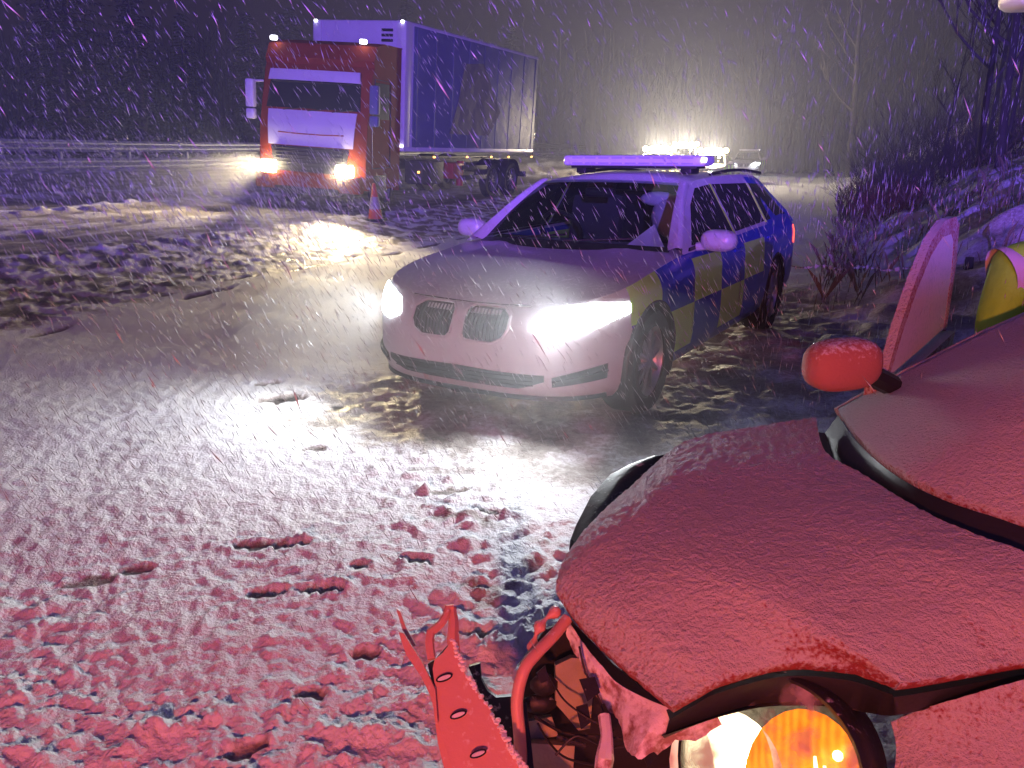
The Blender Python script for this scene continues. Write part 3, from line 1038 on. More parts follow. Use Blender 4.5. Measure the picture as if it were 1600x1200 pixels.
def build_wreck():
    root = thing("wrecked_car", "snow covered crashed hatchback with torn front bumper and lit amber headlamp", "crashed car", (1.3, 1.9, WG))
    inv = Vector((-1.3, -1.9, -WG))

    def B(mb, name, m, parent=root, **k):
        mb.v = [tuple(Vector(p) + inv) for p in mb.v]
        return mb.build(name, m, parent, **k)
    # bonnet
    nu, nv = 190, 150
    rows = coons(W_NEAR, W_FAR, W_FRONT, list(W_COWL), nu, nv)
    for j in range(nv + 1):
        for i in range(nu + 1):
            u, v = i / nu, j / nv
            rows[j][i].z += .028 * math.sin(math.pi * u) * math.sin(math.pi * v)
    rows = snowskin(rows, .0024)
    b = MB(); b.grid(rows)
    rim = rows[0] + [r[-1] for r in rows[1:]] + rows[-1][-2::-1] + [r[0] for r in rows[-2:0:-1]]
    ctr = sum(rim, Vector()) / len(rim)
    low = [p + (ctr - p) * .02 + Vector((0, 0, -.022)) for p in rim]
    low2 = [p + (ctr - p) * .10 + Vector((0, 0, -.03)) for p in rim]
    b.grid([rim, low, low2], closed_v=True)
    B(b, "bonnet", M['snowpaint'], angle=80)
    # scuttle: dark well between bonnet and screen
    c0 = catmull(list(reversed(W_COWL)), 40); c1 = catmull(W_BASE, 40)
    s = MB()
    s.grid([[p + Vector((0, 0, -.02)) + (c1[k] - p) * t + Vector((0, 0, dz)) for k, p in enumerate(c0)] for t, dz in ((-.15, -.03), (.1, -.035), (.5, -.05), (.8, -.02), (1.02, .0))])
    B(s, "scuttle", M['black'])
    # windscreen
    base = catmull(W_BASE, 60)
    rws = []
    for j in range(71):
        t = j / 70 * .80
        row = []
        for k, p in enumerate(base):
            q = k / 60
            pin = (q - .5) * .20 * t
            row.append(p + AX * t - LT * pin + Vector((0, 0, .60 * t - .14 * t * t)))
        rws.append(row)
    rws = snowskin(rws, .0022)
    w = MB(); w.grid(rws)
    edge = rws[0]
    w.grid([edge, [p + Vector((.01, 0, -.025)) for p in edge]])
    side = [r[0] for r in rws]
    w.grid([side, [p + Vector((.02, .02, -.03)) for p in side], [p + Vector((.05, -.05, -.05)) for p in side]])
    B(w, "windscreen", M['snowpaint'], angle=80)
    pl = MB()
    pl.tube([p + Vector((.02, .035, -.03)) for p in side[::7]], .028, 8)
    B(pl, "windscreen_pillar", M['snowpaint'])
    # roof and rear body (mostly outside the picture)
    top = rws[-1]
    r = MB()
    rr = [[p + AX * t + Vector((0, 0, .05 * math.sin(min(1, t / 1.6) * math.pi))) for p in top[::4]] for t in [1.5 * k / 12 for k in range(13)]]
    r.grid(rr)
    tail = rr[-1]
    r.grid([[p + AX * t + Vector((0, 0, -z)) for p in tail] for t, z in ((0, 0), (.25, .15), (.42, .42), (.45, .80))])
    B(r, "roof", M['snowpaint'])
    fn, nn = W_BASE[0], W_BASE[-1]
    for p0, sg in ((fn + LT * .02, -1), (nn - LT * .02, 1)):
        bd = MB()
        out = LT * sg
        g = []
        for t in [2.5 * k / 16 for k in range(17)]:
            bz = p0 + AX * (t + .22)
            g.append([Vector((*(bz + out * o).xy, WG + z)) for o, z in ((-.02, .22), (.05, .30), (.08, .55), (.06, .80), (.0, .95))])
        bd.grid(g)
        B(bd, "body_side", M['redpaint'])
    for p0, sg in ((nn - LT * .02, 1),):
        g = MB()
        o = LT * sg * .01
        q = [p0 + AX * .25 + o + Vector((0, 0, .06)), p0 + AX * 1.9 + o + Vector((0, 0, .06)), p0 + AX * 1.8 - LT * .10 + Vector((0, 0, .42)), p0 + AX * .85 - LT * .10 + Vector((0, 0, .40))]
        g.add(q + [p - LT * .01 for p in q], [(0, 1, 2, 3), (7, 6, 5, 4), (0, 4, 5, 1), (1, 5, 6, 2), (2, 6, 7, 3), (3, 7, 4, 0)])
        B(g, "side_window", M['frost'], smooth=False)
    # near wing: snow covered strip beside the bonnet, falling to the flank
    wtop = PP([(1392, 1128, .455), (1440, 1108, .50), (1480, 1096, .53), (1600, 1062, .578), (1750, 1032, .615), (1860, 1005, .635)])
    wmid = PP([(1400, 1180, .41), (1440, 1165, .44), (1500, 1155, .465), (1610, 1120, .515), (1760, 1090, .555), (1880, 1060, .58)])
    wlow = PP([(1385, 1290, .30), (1440, 1300, .32), (1520, 1300, .34), (1640, 1280, .37), (1790, 1240, .41), (1920, 1200, .45)])
    wbot = [p + Vector((0.0, -.07, -.25)) for p in wlow]
    cols = [catmull([a, b_, c, d], 40) for a, b_, c, d in zip(catmull(wtop, 70), catmull(wmid, 70), catmull(wlow, 70), catmull(wbot, 70))]
    g = MB(); g.grid(snowskin(cols, .002))
    B(g, "wing", M['snowpaint'], angle=80)
    g = MB()
    g.ellipsoid(P(1568, 1188, .425), (.030, .02, .018), 12, power=.6)
    B(g, "wing_hole_patch", M['black'])  # black lump standing for the dark hole in the wing
    # slam panel: the black hollow under the bonnet lip
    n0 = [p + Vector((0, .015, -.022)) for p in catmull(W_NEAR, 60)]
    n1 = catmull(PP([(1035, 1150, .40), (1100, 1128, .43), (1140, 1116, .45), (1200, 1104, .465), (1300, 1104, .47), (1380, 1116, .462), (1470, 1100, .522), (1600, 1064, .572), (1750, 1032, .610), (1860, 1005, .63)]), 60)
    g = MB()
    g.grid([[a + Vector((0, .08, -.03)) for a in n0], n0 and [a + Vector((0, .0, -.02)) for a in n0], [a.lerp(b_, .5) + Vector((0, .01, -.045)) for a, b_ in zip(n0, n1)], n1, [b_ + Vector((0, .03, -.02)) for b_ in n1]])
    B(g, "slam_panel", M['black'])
    # ---- headlamp
    ctr_ = P(1203, 1200, .345)
    nrm = Vector((-.50, -.66, .46)).normalized()
    hl = MB()
    hl.lathe([(.205, -.16), (.205, -.02), (.198, .012), (.188, .022), (.180, .012), (.178, -.02), (.12, -.12), (.04, -.15)], ctr_, nrm, 48)
    head = B(hl, "headlight", M['snowblack'])
    a1 = nrm.cross(Vector((0, 0, 1))).normalized()      # along the lamp, image-left to right or back
    if a1.x < 0: a1 = -a1
    b1 = nrm.cross(a1).normalized()
    if b1.z < 0: b1 = -b1

    def sub(mb, name, m):
        mb.v = [tuple(Vector(p) + inv) for p in mb.v]
        return mb.build(name, m, head)

    def bowl(mb, cx, cz, r, depth, n=26, sx=1.0):
        rings = []
        for i in range(9):
            k = i / 8
            rings.append([ctr_ + a1 * (cx + r * k * sx * math.cos(t)) + b1 * (cz + r * k * math.sin(t)) + nrm * (-depth + (depth - .01) * k * k) for t in [2 * math.pi * q / n for q in range(n)]])
        mb.grid(rings, closed_v=True)
    g = MB(); bowl(g, -.092, -.045, .125, .085)
    sub(g, "reflector", M['hl_white'])
    g = MB()
    g.lathe([(.0, .03), (.016, .028), (.022, .01), (.022, -.06)], ctr_ + a1 * -.088 + b1 * -.02 + nrm * -.05, nrm, 16)
    sub(g, "bulb", M['lens_warm'])
    g = MB(); bowl(g, .066, -.005, .148, .050, sx=.80)
    sub(g, "indicator", M['hl_amber'])
    g = MB(); g.ellipsoid(ctr_ + a1 * .118 + b1 * .075 + nrm * -.012, (.011, .011, .011), 12)
    for k in range(3):
        q = ctr_ + a1 * (.075 + .022 * k) + nrm * -.02
        g.tube([q + b1 * (.055 - .01 * k), q + b1 * (.02 - .012 * k) + a1 * .012, q + b1 * (-.02 - .01 * k) + a1 * .016], [.003, .005, .002], 6)
    sub(g, "indicator_bulb", M['hl_hot'])
    g = MB()
    rings = []
    for i in range(9):
        k = i / 8
        rings.append([ctr_ + a1 * (.186 * k * math.cos(t)) + b1 * (.186 * k * math.sin(t)) + nrm * (.012 + .035 * (1 - k * k)) for t in [2 * math.pi * q / 40 for q in range(40)]])
    g.grid(rings, closed_v=True)
    sub(g, "lens", M['lens_dirty'])
    # ---- bumper beam torn forward
    def dep(py):
        return np.interp(py, [940, 1000, 1200, 1320], [1.70, 1.62, 1.40, 1.30])

    def plate(mb, poly, dz=0.0, th=.006, d0=None):
        f = [PD(x, y, (d0 if d0 else dep(y)) + dz) for x, y in poly]
        b_ = [p + Vector((0, th, -.5 * th)) for p in f]
        n = len(f)
        mb.add(f + b_, [tuple(range(n)), tuple(range(2 * n - 1, n - 1, -1))] + [(i, i + n, (i + 1) % n + n, (i + 1) % n) for i in range(n)])
    g = MB()
    plate(g, [(708, 1000), (716, 1022), (725, 1050), (742, 1076), (762, 1103), (782, 1138), (800, 1172), (822, 1205), (905, 1330), (780, 1330), (706, 1200), (684, 1131), (675, 1087), (680, 1075), (676, 1045), (679, 1031), (690, 1022)], 0, .012)
    plate(g, [(623, 988), (631, 990), (644, 1011), (659, 1034), (670, 1056), (680, 1078), (684, 1131), (672, 1086), (659, 1059), (634, 1022)], -.012, .01)
    plate(g, [(675, 1087), (684, 1131), (706, 1200), (700, 1225), (684, 1160)], .012, .03)
    plate(g, [(619, 951), (625, 955), (634, 981), (650, 1009), (645, 1010), (629, 985)], .01, .008)
    g.tube([PD(x, y, dep(y)) for x, y in ((674, 1030), (671, 1005), (673, 988), (688, 976), (697, 963), (700, 950), (709, 948))], [.010, .011, .011, .010, .010, .009, .006], 7)
    g.tube([PD(x, y, dep(y) + .01) for x, y in ((706, 950), (709, 975), (708, 1002), (712, 1020))], [.011, .013, .015, .012], 7)
    # snow crumbs along its upper edge
    ed = [(708, 1000), (725, 1050), (762, 1103), (800, 1172), (822, 1205)]
    beam = B(g, "bumper_beam", M['steel'], angle=30)
    g = MB()
    for k in range(90):
        t = random.random() * 4; i = min(int(t), 3); f = t - i
        x = ed[i][0] + (ed[i + 1][0] - ed[i][0]) * f + random.uniform(-3, 4); y = ed[i][1] + (ed[i + 1][1] - ed[i][1]) * f
        g.ellipsoid(PD(x, y, dep(y)), [random.uniform(.003, .008) for _ in range(3)], 6)
    sub2 = MB()
    g.v = [tuple(Vector(p) + inv) for p in g.v]
    sn = g.build("snow_crust", M['snow'], beam); sn["kind"] = "stuff"
    for x, y in ((694, 1059), (716, 1117), (747, 1178)):
        for nm, m, sx, sy, dz in (("slot", M['black'], 14, 6, -.004), ("slot_snow", M['snow'], 11, 3.2, -.007)):
            g = MB()
            ca, sa = math.cos(-.35), math.sin(-.35)
            plate(g, [(x + sx * math.cos(t) * ca - sy * math.sin(t) * sa, y + sx * math.cos(t) * sa + sy * math.sin(t) * ca) for t in [2 * math.pi * k / 14 for k in range(14)]], dz - .002, .004)
            g.v = [tuple(Vector(p) + inv) for p in g.v]
            g.build(nm, m, beam)
    # inner black of the beam
    g = MB(); plate(g, [(668, 1038), (679, 1031), (700, 1008), (708, 1000), (690, 1022), (681, 1076), (674, 1064)], .02, .02)
    g.v = [tuple(Vector(p) + inv) for p in g.v]
    g.build("beam_hollow", M['black'], beam)
    # ---- what is left of the front end
    g = MB(); plate(g, [(732, 1042), (750, 1037), (752, 1062), (762, 1080), (775, 1090), (800, 1088), (822, 1098), (830, 1160), (840, 1260), (815, 1200), (790, 1150), (766, 1108), (748, 1080)], .10, .03)
    B(g, "bumper_bracket", M['snowblack'])
    g = MB(); plate(g, [(812, 1040), (850, 985), (892, 968), (960, 1040), (1045, 1108), (1110, 1120), (1060, 1180), (1020, 1290), (830, 1330), (805, 1180)], 0, .04, 1.74)
    B(g, "radiator_support", M['snowblack'])
    g = MB(); plate(g, [(868, 1040), (893, 1028), (923, 1030), (926, 1090), (922, 1138), (904, 1142), (884, 1118), (868, 1100)], 0, .05, 1.66)
    plate(g, [(824, 1128), (862, 1120), (872, 1150), (826, 1158)], 0, .03, 1.64)
    plate(g, [(824, 1161), (898, 1166), (894, 1230), (824, 1225)], 0, .05, 1.60)
    B(g, "foam_block", M['foam'])
    g = MB()
    g.tube(catmull([PD(x, y, d) for x, y, d in ((818, 1240, 1.50), (812, 1150, 1.53), (808, 1094, 1.56), (819, 1047, 1.59), (840, 1019, 1.62), (866, 992, 1.66), (886, 967, 1.70))], 30), .0145, 10)
    g.tube(catmull([PD(x, y, d) for x, y, d in ((832, 1018, 1.66), (838, 990, 1.68), (852, 968, 1.70), (874, 952, 1.72))], 16), [.010 + .006 * math.sin(k) for k in range(17)], 8)
    B(g, "bent_pipe", M['steel'])
    g = MB()
    g.ellipsoid(PD(850, 1070, 1.66), (.035, .02, .03), 10)
    g.ellipsoid(PD(842, 1100, 1.66), (.045, .02, .025), 10)
    g.tube([PD(835, 1120, 1.62), PD(880, 1146, 1.62), PD(980, 1156, 1.58)], .004, 6)
    g.tube([PD(870, 1152, 1.56), PD(915, 1166, 1.55)], .006, 6)
    for q in ([(905, 1062), (930, 1058), (938, 1082), (918, 1096)], [(1000, 1150), (1022, 1140), (1030, 1176), (1012, 1200), (1004, 1178)], [(838, 1052), (852, 1040), (858, 1062), (846, 1068)], [(930, 1150), (952, 1146), (946, 1190)], [(900, 1105), (918, 1100), (924, 1128), (908, 1140)]):
        h_ = MB(); plate(h_, q, random.uniform(.02, .07), .006); B(h_, "plastic_shard", M['snowblack'])
    B(g, "broken_fitting", M['snowblack'])
    g = MB()
    for pts_ in ([(856, 1052, 1.63), (880, 1092, 1.58), (916, 1120, 1.55), (960, 1142, 1.52)], [(868, 1180, 1.50), (902, 1150, 1.52), (950, 1168, 1.48), (1000, 1160, 1.46)], [(840, 1130, 1.58), (858, 1160, 1.54), (884, 1184, 1.50), (930, 1196, 1.46)], [(905, 1010, 1.64), (915, 1050, 1.60), (936, 1092, 1.56), (948, 1130, 1.52)]):
        g.tube(catmull([PD(*q) for q in pts_], 20), random.uniform(.0022, .004), 6)
    B(g, "wiring", M['black'])
    g = MB()
    g.tube([PD(944, 1118, 1.50), PD(948, 1150, 1.46), PD(945, 1185, 1.42), PD(938, 1230, 1.40)], [.014, .013, .02, .016], 8)
    B(g, "clip", M['torn'])
    up = [(890, 972), (912, 1006), (940, 1040), (972, 1072), (1044, 1105), (1075, 1102), (1100, 1098)]
    lo = [(884, 992), (904, 1030), (926, 1078), (962, 1120), (992, 1182), (1055, 1162), (1128, 1136)]
    du = [1.72, 1.66, 1.60, 1.54, 1.45, 1.46, 1.47]
    uu = catmull([PD(x, y, d + .015) for (x, y), d in zip(up, du)], 60); ll = catmull([PD(x, y, d) for (x, y), d in zip(lo, [1.72, 1.66, 1.60, 1.54, 1.42, 1.44, 1.46])], 60)
    rws = []
    for j in range(16):
        t = j / 15
        rws.append([uu[k].lerp(ll[k] + Vector((0, 0, .014 * float(perlin(k / 4.1, 2.2)) + .010 * float(perlin(k / 1.3, 5.2)))), t) + Vector((0, -.012 * math.sin(math.pi * t) * float(perlin(k / 11.0, t * 2)), .010 * math.sin(math.pi * t))) for k in range(61)])
    g = MB(); g.grid(snowskin(rws, .003))
    B(g, "torn_liner", M['torn'])
    # far wing, dark and bare of snow
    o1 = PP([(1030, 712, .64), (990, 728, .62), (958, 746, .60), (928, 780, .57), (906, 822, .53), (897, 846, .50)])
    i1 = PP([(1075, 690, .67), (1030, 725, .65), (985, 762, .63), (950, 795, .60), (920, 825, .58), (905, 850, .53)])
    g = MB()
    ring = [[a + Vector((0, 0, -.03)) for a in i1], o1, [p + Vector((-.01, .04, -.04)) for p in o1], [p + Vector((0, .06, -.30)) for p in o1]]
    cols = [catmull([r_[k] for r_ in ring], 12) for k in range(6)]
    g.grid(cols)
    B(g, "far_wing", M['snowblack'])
    for c in (Vector((1.12, 1.22, WG + .30)), Vector((.62, 2.22, WG + .28))):
        sg = 1 if c.y < 1.7 else -1
        t = MB()
        t.lathe([(.19, 0), (.21, .01), (.28, .0), (.295, .03), (.295, .15), (.28, .18), (.19, .17)], c, -LT * sg, 30)
        wh = B(t, "wheel", M['rubber'])
        t = MB(); t.lathe([(.20, .02), (.18, .05), (.05, .03), (0, .03)], c, -LT * sg, 24)
        t.v = [tuple(Vector(p) + inv) for p in t.v]
        t.build("rim", M['rim'], wh)
    for t_ in (2.35,):
        for p0, sg in ((fn, -1), (nn, 1)):
            c = Vector((*(p0 + AX * 1.75 + LT * sg * .0).xy, WG + .29))
            t = MB(); t.lathe([(.19, 0), (.28, .0), (.295, .03), (.295, .15), (.28, .18), (.0, .17)], c + LT * sg * .09, -LT * sg, 26)
            B(t, "wheel", M['rubber'])
    # ---- mirror on the far side
    g = MB()
    c = PD(1316, 569, 2.46)
    g.ellipsoid(c, (.128, .075, .083), 24, Matrix.Rotation(.25, 3, 'Z') @ Matrix.Rotation(-.04, 3, 'Y'), power=.72)
    mir = B(g, "wing_mirror", M['redpaint'])
    g = MB(); g.tube([c + Vector((.08, .02, -.03)), c + Vector((.20, .06, -.09))], .035, 8)
    g.v = [tuple(Vector(p) + inv) for p in g.v]
    g.build("mirror_arm", M['black'], mir)
    g = MB(); g.box(c + Vector((.02, .075, 0)), (.2, .012, .12), .005, Matrix.Rotation(.25, 3, 'Z'))
    g.v = [tuple(Vector(p) + inv) for p in g.v]
    g.build("mirror_glass", M['chrome'], mir)
    # ---- open far door: seen almost edge-on
    H0 = PD(1378, 585, 2.58)
    far = PD(1478, 545, 3.45)
    D = Vector((far.x - H0.x, far.y - H0.y, 0)).normalized()
    nD = Vector((-D.y, D.x, 0))

    def dp(a, z, o=0.0):
        return Vector((H0.x, H0.y, 0)) + D * a + Vector((0, 0, z)) + nD * (o + .05 * (0.9 - min(z, .9)) + 0.0)
    outl = [(.0, .84), (.10, 1.02), (.25, 1.17), (.42, 1.29), (.60, 1.345), (.80, 1.35), (.90, 1.31), (.96, 1.15), (.98, .86)]
    innr = [(.06, .86), (.15, .99), (.28, 1.12), (.44, 1.23), (.60, 1.285), (.77, 1.285), (.84, 1.25), (.89, 1.12), (.91, .88)]
    g = MB()
    n = len(outl)
    for o_ in (-.03, .03):
        pass
    fo = [dp(a, z, -.014) for a, z in outl]; fi = [dp(a, z, -.014) for a, z in innr]
    bo = [dp(a, z, .016) for a, z in outl]; bi = [dp(a, z, .016) for a, z in innr]
    g.grid([fo, fi, bi, bo], closed_u=True)
    poly = [(0, .84), (0, .05), (.06, -.02), (.9, -.02), (1.0, .08), (1.0, .86)]
    g.prism(poly, lambda a, z: dp(a, z, -.045), lambda a, z: dp(a, z, .045))
    dr = B(g, "door", M['snowpaint'], angle=30)
    g = MB(); g.prism(innr, lambda a, z: dp(a, z, -.012), lambda a, z: dp(a, z, -.006))
    g.v = [tuple(Vector(p) + inv) for p in g.v]
    g.build("window_glass", M['frost'], dr, smooth=False)
    return root


M['snow'] = mat("loose_snow", (0.80, 0.80, 0.82), 0.8, bump=(60, .6, .01))

def lit_reflector(name, base, emit, lo, hi, scale, ribs):
    m, nt, b = new_mat(name)
    N = nt.nodes.new; L = nt.links.new
    b.inputs["Base Color"].default_value = (*base, 1); b.inputs["Roughness"].default_value = .3
    tc = N("ShaderNodeTexCoord")
    n = N("ShaderNodeTexNoise"); n.inputs["Scale"].default_value = scale; n.inputs["Detail"].default_value = 5
    L(tc.outputs["Object"], n.inputs["Vector"])
    w = N("ShaderNodeTexWave"); w.inputs["Scale"].default_value = ribs; w.inputs["Distortion"].default_value = 2.0
    L(tc.outputs["Object"], w.inputs["Vector"])
    mu = N("ShaderNodeMath"); mu.operation = 'MULTIPLY_ADD'; L(w.outputs["Fac"], mu.inputs[0]); mu.inputs[1].default_value = .35; L(n.outputs["Fac"], mu.inputs[2])
    mr = N("ShaderNodeMapRange"); mr.inputs["From Min"].default_value = .42; mr.inputs["From Max"].default_value = .92
    mr.inputs["To Min"].default_value = lo; mr.inputs["To Max"].default_value = hi
    L(mu.outputs[0], mr.inputs["Value"])
    b.inputs["Emission Color"].default_value = (*emit, 1)
    L(mr.outputs[0], b.inputs["Emission Strength"])
    return m


M['hl_white'] = lit_reflector("lit_reflector", (.7, .66, .58), (1.0, .84, .60), .06, .62, 16, 9)
M['hl_amber'] = lit_reflector("lit_amber_reflector", (.8, .30, .03), (1.0, .30, .012), .45, 1.15, 22, 20)
M['hl_hot'] = mat("amber_filament", (0.8, 0.5, 0.2), 0.3, emit=(1.0, .72, .28), estr=7)


def dirty_lens():
    m, nt, b = new_mat("grimy_lamp_glass")
    N = nt.nodes.new; L = nt.links.new
    b.inputs["Base Color"].default_value = (.42, .36, .33, 1); b.inputs["Roughness"].default_value = .7
    tr = N("ShaderNodeBsdfTransparent"); tr.inputs[0].default_value = (.96, .95, .93, 1)
    tc = N("ShaderNodeTexCoord")
    n = N("ShaderNodeTexNoise"); n.inputs["Scale"].default_value = 14; n.inputs["Detail"].default_value = 7
    L(tc.outputs["Object"], n.inputs["Vector"])
    mr = N("ShaderNodeMapRange"); mr.inputs["From Min"].default_value = .46; mr.inputs["From Max"].default_value = .66
    mr.inputs["To Min"].default_value = .03; mr.inputs["To Max"].default_value = .85
    L(n.outputs["Fac"], mr.inputs["Value"])
    mx = N("ShaderNodeMixShader"); L(mr.outputs[0], mx.inputs[0]); L(tr.outputs[0], mx.inputs[1]); L(b.outputs[0], mx.inputs[2])
    L(mx.outputs[0], nt.nodes["Material Output"].inputs[0])
    return m


M['lens_dirty'] = dirty_lens()
build_wreck()

# ------------------------------------------------------------------ lorry on the carriageway
def build_lorry():
    fx, fy = -2.45, 19.0                                 # near front corner of the cargo box
    back = Vector((.413, .91, 0)).normalized()
    left = Vector((back.y, -back.x, 0))                  # its left flank faces us
    org = Vector((fx, fy, 0)) - left * 1.27 - back * 2.45
    z0 = gz(*(org + back * 3).xy) + .02
    yaw = math.atan2(-back.x, back.y)
    root = thing("lorry", "big orange lorry with white cargo box crawling along the slushy carriageway, headlights on", "lorry", (org.x, org.y, z0), yaw)
    root.rotation_euler = (0, R(4.0), yaw)
    root.scale = (.96, .96, .96)

    # cab: lofted side profile, slightly rounded in plan
    def cab_pt(u, prof):
        y, z = prof
        return Vector((1.24 * u, y + .16 * abs(u) ** 4, z))
    prof = [(.10, .48), (.02, .62), (.0, .95), (.03, 1.35), (.06, 1.75), (.12, 2.0), (.34, 2.85), (.42, 3.0), (.38, 3.12), (.55, 3.42), (.95, 3.52), (2.15, 3.55)]
    g = MB()
    us = [-1 + 2 * k / 16 for k in range(17)]
    g.grid([[cab_pt(u, p) for u in us] for p in prof])
    for sg in (1, -1):
        cols = [cab_pt(sg, p) for p in prof]
        g.grid([cols, [Vector((sg * 1.25, max(p.y, .5) if i < 10 else p.y, p.z)) for i, p in enumerate(cols)], [Vector((sg * 1.25, 2.15, p.z)) for p in cols]])
    g.grid([[Vector((x, 2.15, z)) for x in (-1.25, 1.25)] for z in (.4, 3.55)])
    cab = g.build("cab", M['truckorange'], root)

    def front(name, poly, m, off=.012, parent=cab, th=.02):
        """panel on the cab front; poly in (x, z)"""
        zs = [p[1] for p in prof]; ysn = [p[0] for p in prof]
        def yy(x, z): return float(np.interp(z, zs[:8], ysn[:8])) + .16 * abs(x / 1.24) ** 4
        x0 = min(p[0] for p in poly); x1 = max(p[0] for p in poly)
        lo = sorted([p for p in poly if p[1] <= sum(q[1] for q in poly) / len(poly)]); hi = sorted([p for p in poly if p[1] > sum(q[1] for q in poly) / len(poly)])
        rows = []
        for j in range(7):
            row = []
            for i in range(15):
                k = i / 14
                xl = lo[0][0] + (lo[-1][0] - lo[0][0]) * k; xh = hi[0][0] + (hi[-1][0] - hi[0][0]) * k
                zl = np.interp(xl, [p[0] for p in lo], [p[1] for p in lo]); zh = np.interp(xh, [p[0] for p in hi], [p[1] for p in hi])
                x = xl + (xh - xl) * j / 6; z = zl + (zh - zl) * j / 6
                row.append(Vector((x, yy(x, z) - off, z)))
            rows.append(row)
        mb = MB(); mb.grid(rows)
        rim = rows[0] + [r[-1] for r in rows[1:]] + rows[-1][-2::-1] + [r[0] for r in rows[-2:0:-1]]
        mb.grid([rim, [p + Vector((0, th, 0)) for p in rim]], closed_v=True)
        return mb.build(name, m, parent)
    front("front_panel", [(-.98, 1.34), (.98, 1.34), (1.02, 2.06), (-1.02, 2.06)], M['truckwhite'], .02)
    front("windscreen", [(-1.08, 2.10), (1.08, 2.10), (1.02, 2.86), (-1.02, 2.86)], M['darkglass'], .016, root)
    front("sun_visor", [(-1.05, 2.66), (1.05, 2.66), (1.02, 2.88), (-1.02, 2.88)], M['truckwhite'], .10, cab, .05)
    g_ = front("grille", [(-.84, .80), (.84, .80), (.90, 1.32), (-.90, 1.32)], M['chassis'], .022, root)
    gb = MB()
    for k in range(7):
        z = .84 + .073 * k
        gb.box((0, -.015, z), (1.58, .05, .028), .01)
    gb.build("grille_slats", M['chassis'], g_)
    gm = MB(); gm.tube([(-.7, .0, 1.60), (-.2, -.02, 1.585), (.3, -.02, 1.585), (.8, .0, 1.60)], .012, 6)
    gm.build("front_panel_gap", M['truckorange'], cab)
    wp = MB()
    for x in (-.62, -.05, .5):
        wp.tube([(x, .085, 2.06), (x + .45, .13, 2.12)], .012, 5)
    wp.build("wiper", M['black'], root)
    bp = MB(); bp.box((0, .02, .60), (2.44, .30, .36), .07, seg=3)
    bp.build("front_bumper", M['truckorange'], root)
    lowp = MB(); lowp.box((0, .0, .42), (1.5, .30, .16), .04)
    lowp.build("number_plate_panel", M['chassis'], root)
    for sg in (1, -1):
        h = MB(); h.box((sg * .88, -.115, .88), (.38, .09, .26), .04, Matrix.Rotation(sg * .22, 3, 'Z'), seg=3)
        h.build("headlight", M['lens_warm'], root)
        m_ = MB(); m_.box((sg * 1.02, .50, 3.50), (.15, .08, .09), .025); m_.build("roof_lamp", M['lamp_cool'], root)
        mr = MB(); mr.box((sg * 1.42, .18, 2.35), (.20, .16, .58), .05); mr.box((sg * 1.42, .18, 1.93), (.20, .15, .22), .05)
        mr.tube([(sg * 1.24, .40, 2.62), (sg * 1.42, .2, 2.6)], .025, 6)
        mr.build("wing_mirror", M['truckwhite'] if sg < 0 else M['curtain'], root)
        dw = MB()
        for q in ([(.55, 1.98), (1.42, 1.98), (1.42, 2.72), (.62, 2.72), (.50, 2.3)],):
            dw.prism(q, lambda y, z: Vector((sg * 1.262, y, z)), lambda y, z: Vector((sg * 1.24, y, z)))
        dw.build("side_window", M['darkglass'], root, smooth=False)
        dg = MB(); dg.tube([Vector((sg * 1.252, y, z)) for y, z in ((.48, .95), (.46, 1.9), (.6, 2.78), (1.5, 2.78), (1.52, .95), (.5, .95))], .012, 5)
        dg.build("door_gap", M['black'], cab)
        st = MB(); st.box((sg * 1.2, .95, .55), (.12, .75, .5), .03); st.build("step", M['chassis'], root)
    # rear half of the roof: deflector
    # cargo box
    bx = MB(); bx.box((0, 2.45 + 3.9, 2.72), (2.54, 7.8, 2.86), .05, seg=3)
    box = bx.build("cargo_box", M['truckwhite'], root)
    cu = MB(); cu.box((1.272, 2.45 + 4.05, 2.72), (.03, 7.4, 2.70), .01); cu.box((-1.272, 2.45 + 4.05, 2.72), (.03, 7.4, 2.70), .01)
    for sg in (1, -1):
        for k in range(9):
            cu.box((sg * 1.292, 2.95 + .88 * k, 2.72), (.012, .05, 2.66), .004)
    cu.build("curtain", M['curtain'], box)
    pr = MB()
    pr.prism([(4.6, 1.75), (6.9, 1.75), (7.6, 2.4), (6.4, 3.6), (5.3, 3.5), (5.0, 2.5)], lambda y, z: Vector((1.305, y, z)), lambda y, z: Vector((1.290, y, z)))
    pr.build("curtain_print", M['curtaindark'], box, smooth=False)
    for sg in (1, -1):
        ed = MB()
        ed.box((sg * 1.16, 2.425, 2.72), (.22, .03, 2.82), .01)
        ed.box((sg * 1.275, 2.54, 2.72), (.03, .24, 2.82), .008)
        ed.build("corner_post", M['conewhite'], box)
    rl = MB(); rl.box((1.275, 2.45 + 3.9, 1.35), (.04, 7.7, .10), .01); rl.build("side_rail", M['truckwhite'], box)
    vt = MB()
    for k in range(3): vt.box((.78, 2.43, 3.72 + .11 * k), (.30, .03, .06), .008)
    vt.build("vent", M['black'], box)
    fr = MB(); fr.box((0, 2.43, 3.5), (1.7, .05, .03), .005); fr.build("box_seam", M['curtain'], box)
    for x, z, nm in ((1.2, 4.12, "marker_lamp"), (-1.2, 4.12, "marker_lamp"), (1.24, 1.42, "marker_lamp")):
        m_ = MB(); m_.box((x, 2.40, z), (.07, .04, .05), .012); m_.build(nm, M['lamp_cool'], box)
    for y, mm in ((3.9, 'lamp_orange'), (5.7, 'lamp_orange'), (7.2, 'lamp_orange'), (8.4, 'lamp_orange'), (10.15, 'lamp_orange')):
        m_ = MB(); m_.box((1.28, y, 1.17), (.03, .09, .045), .01); m_.build("side_marker", M[mm], root)
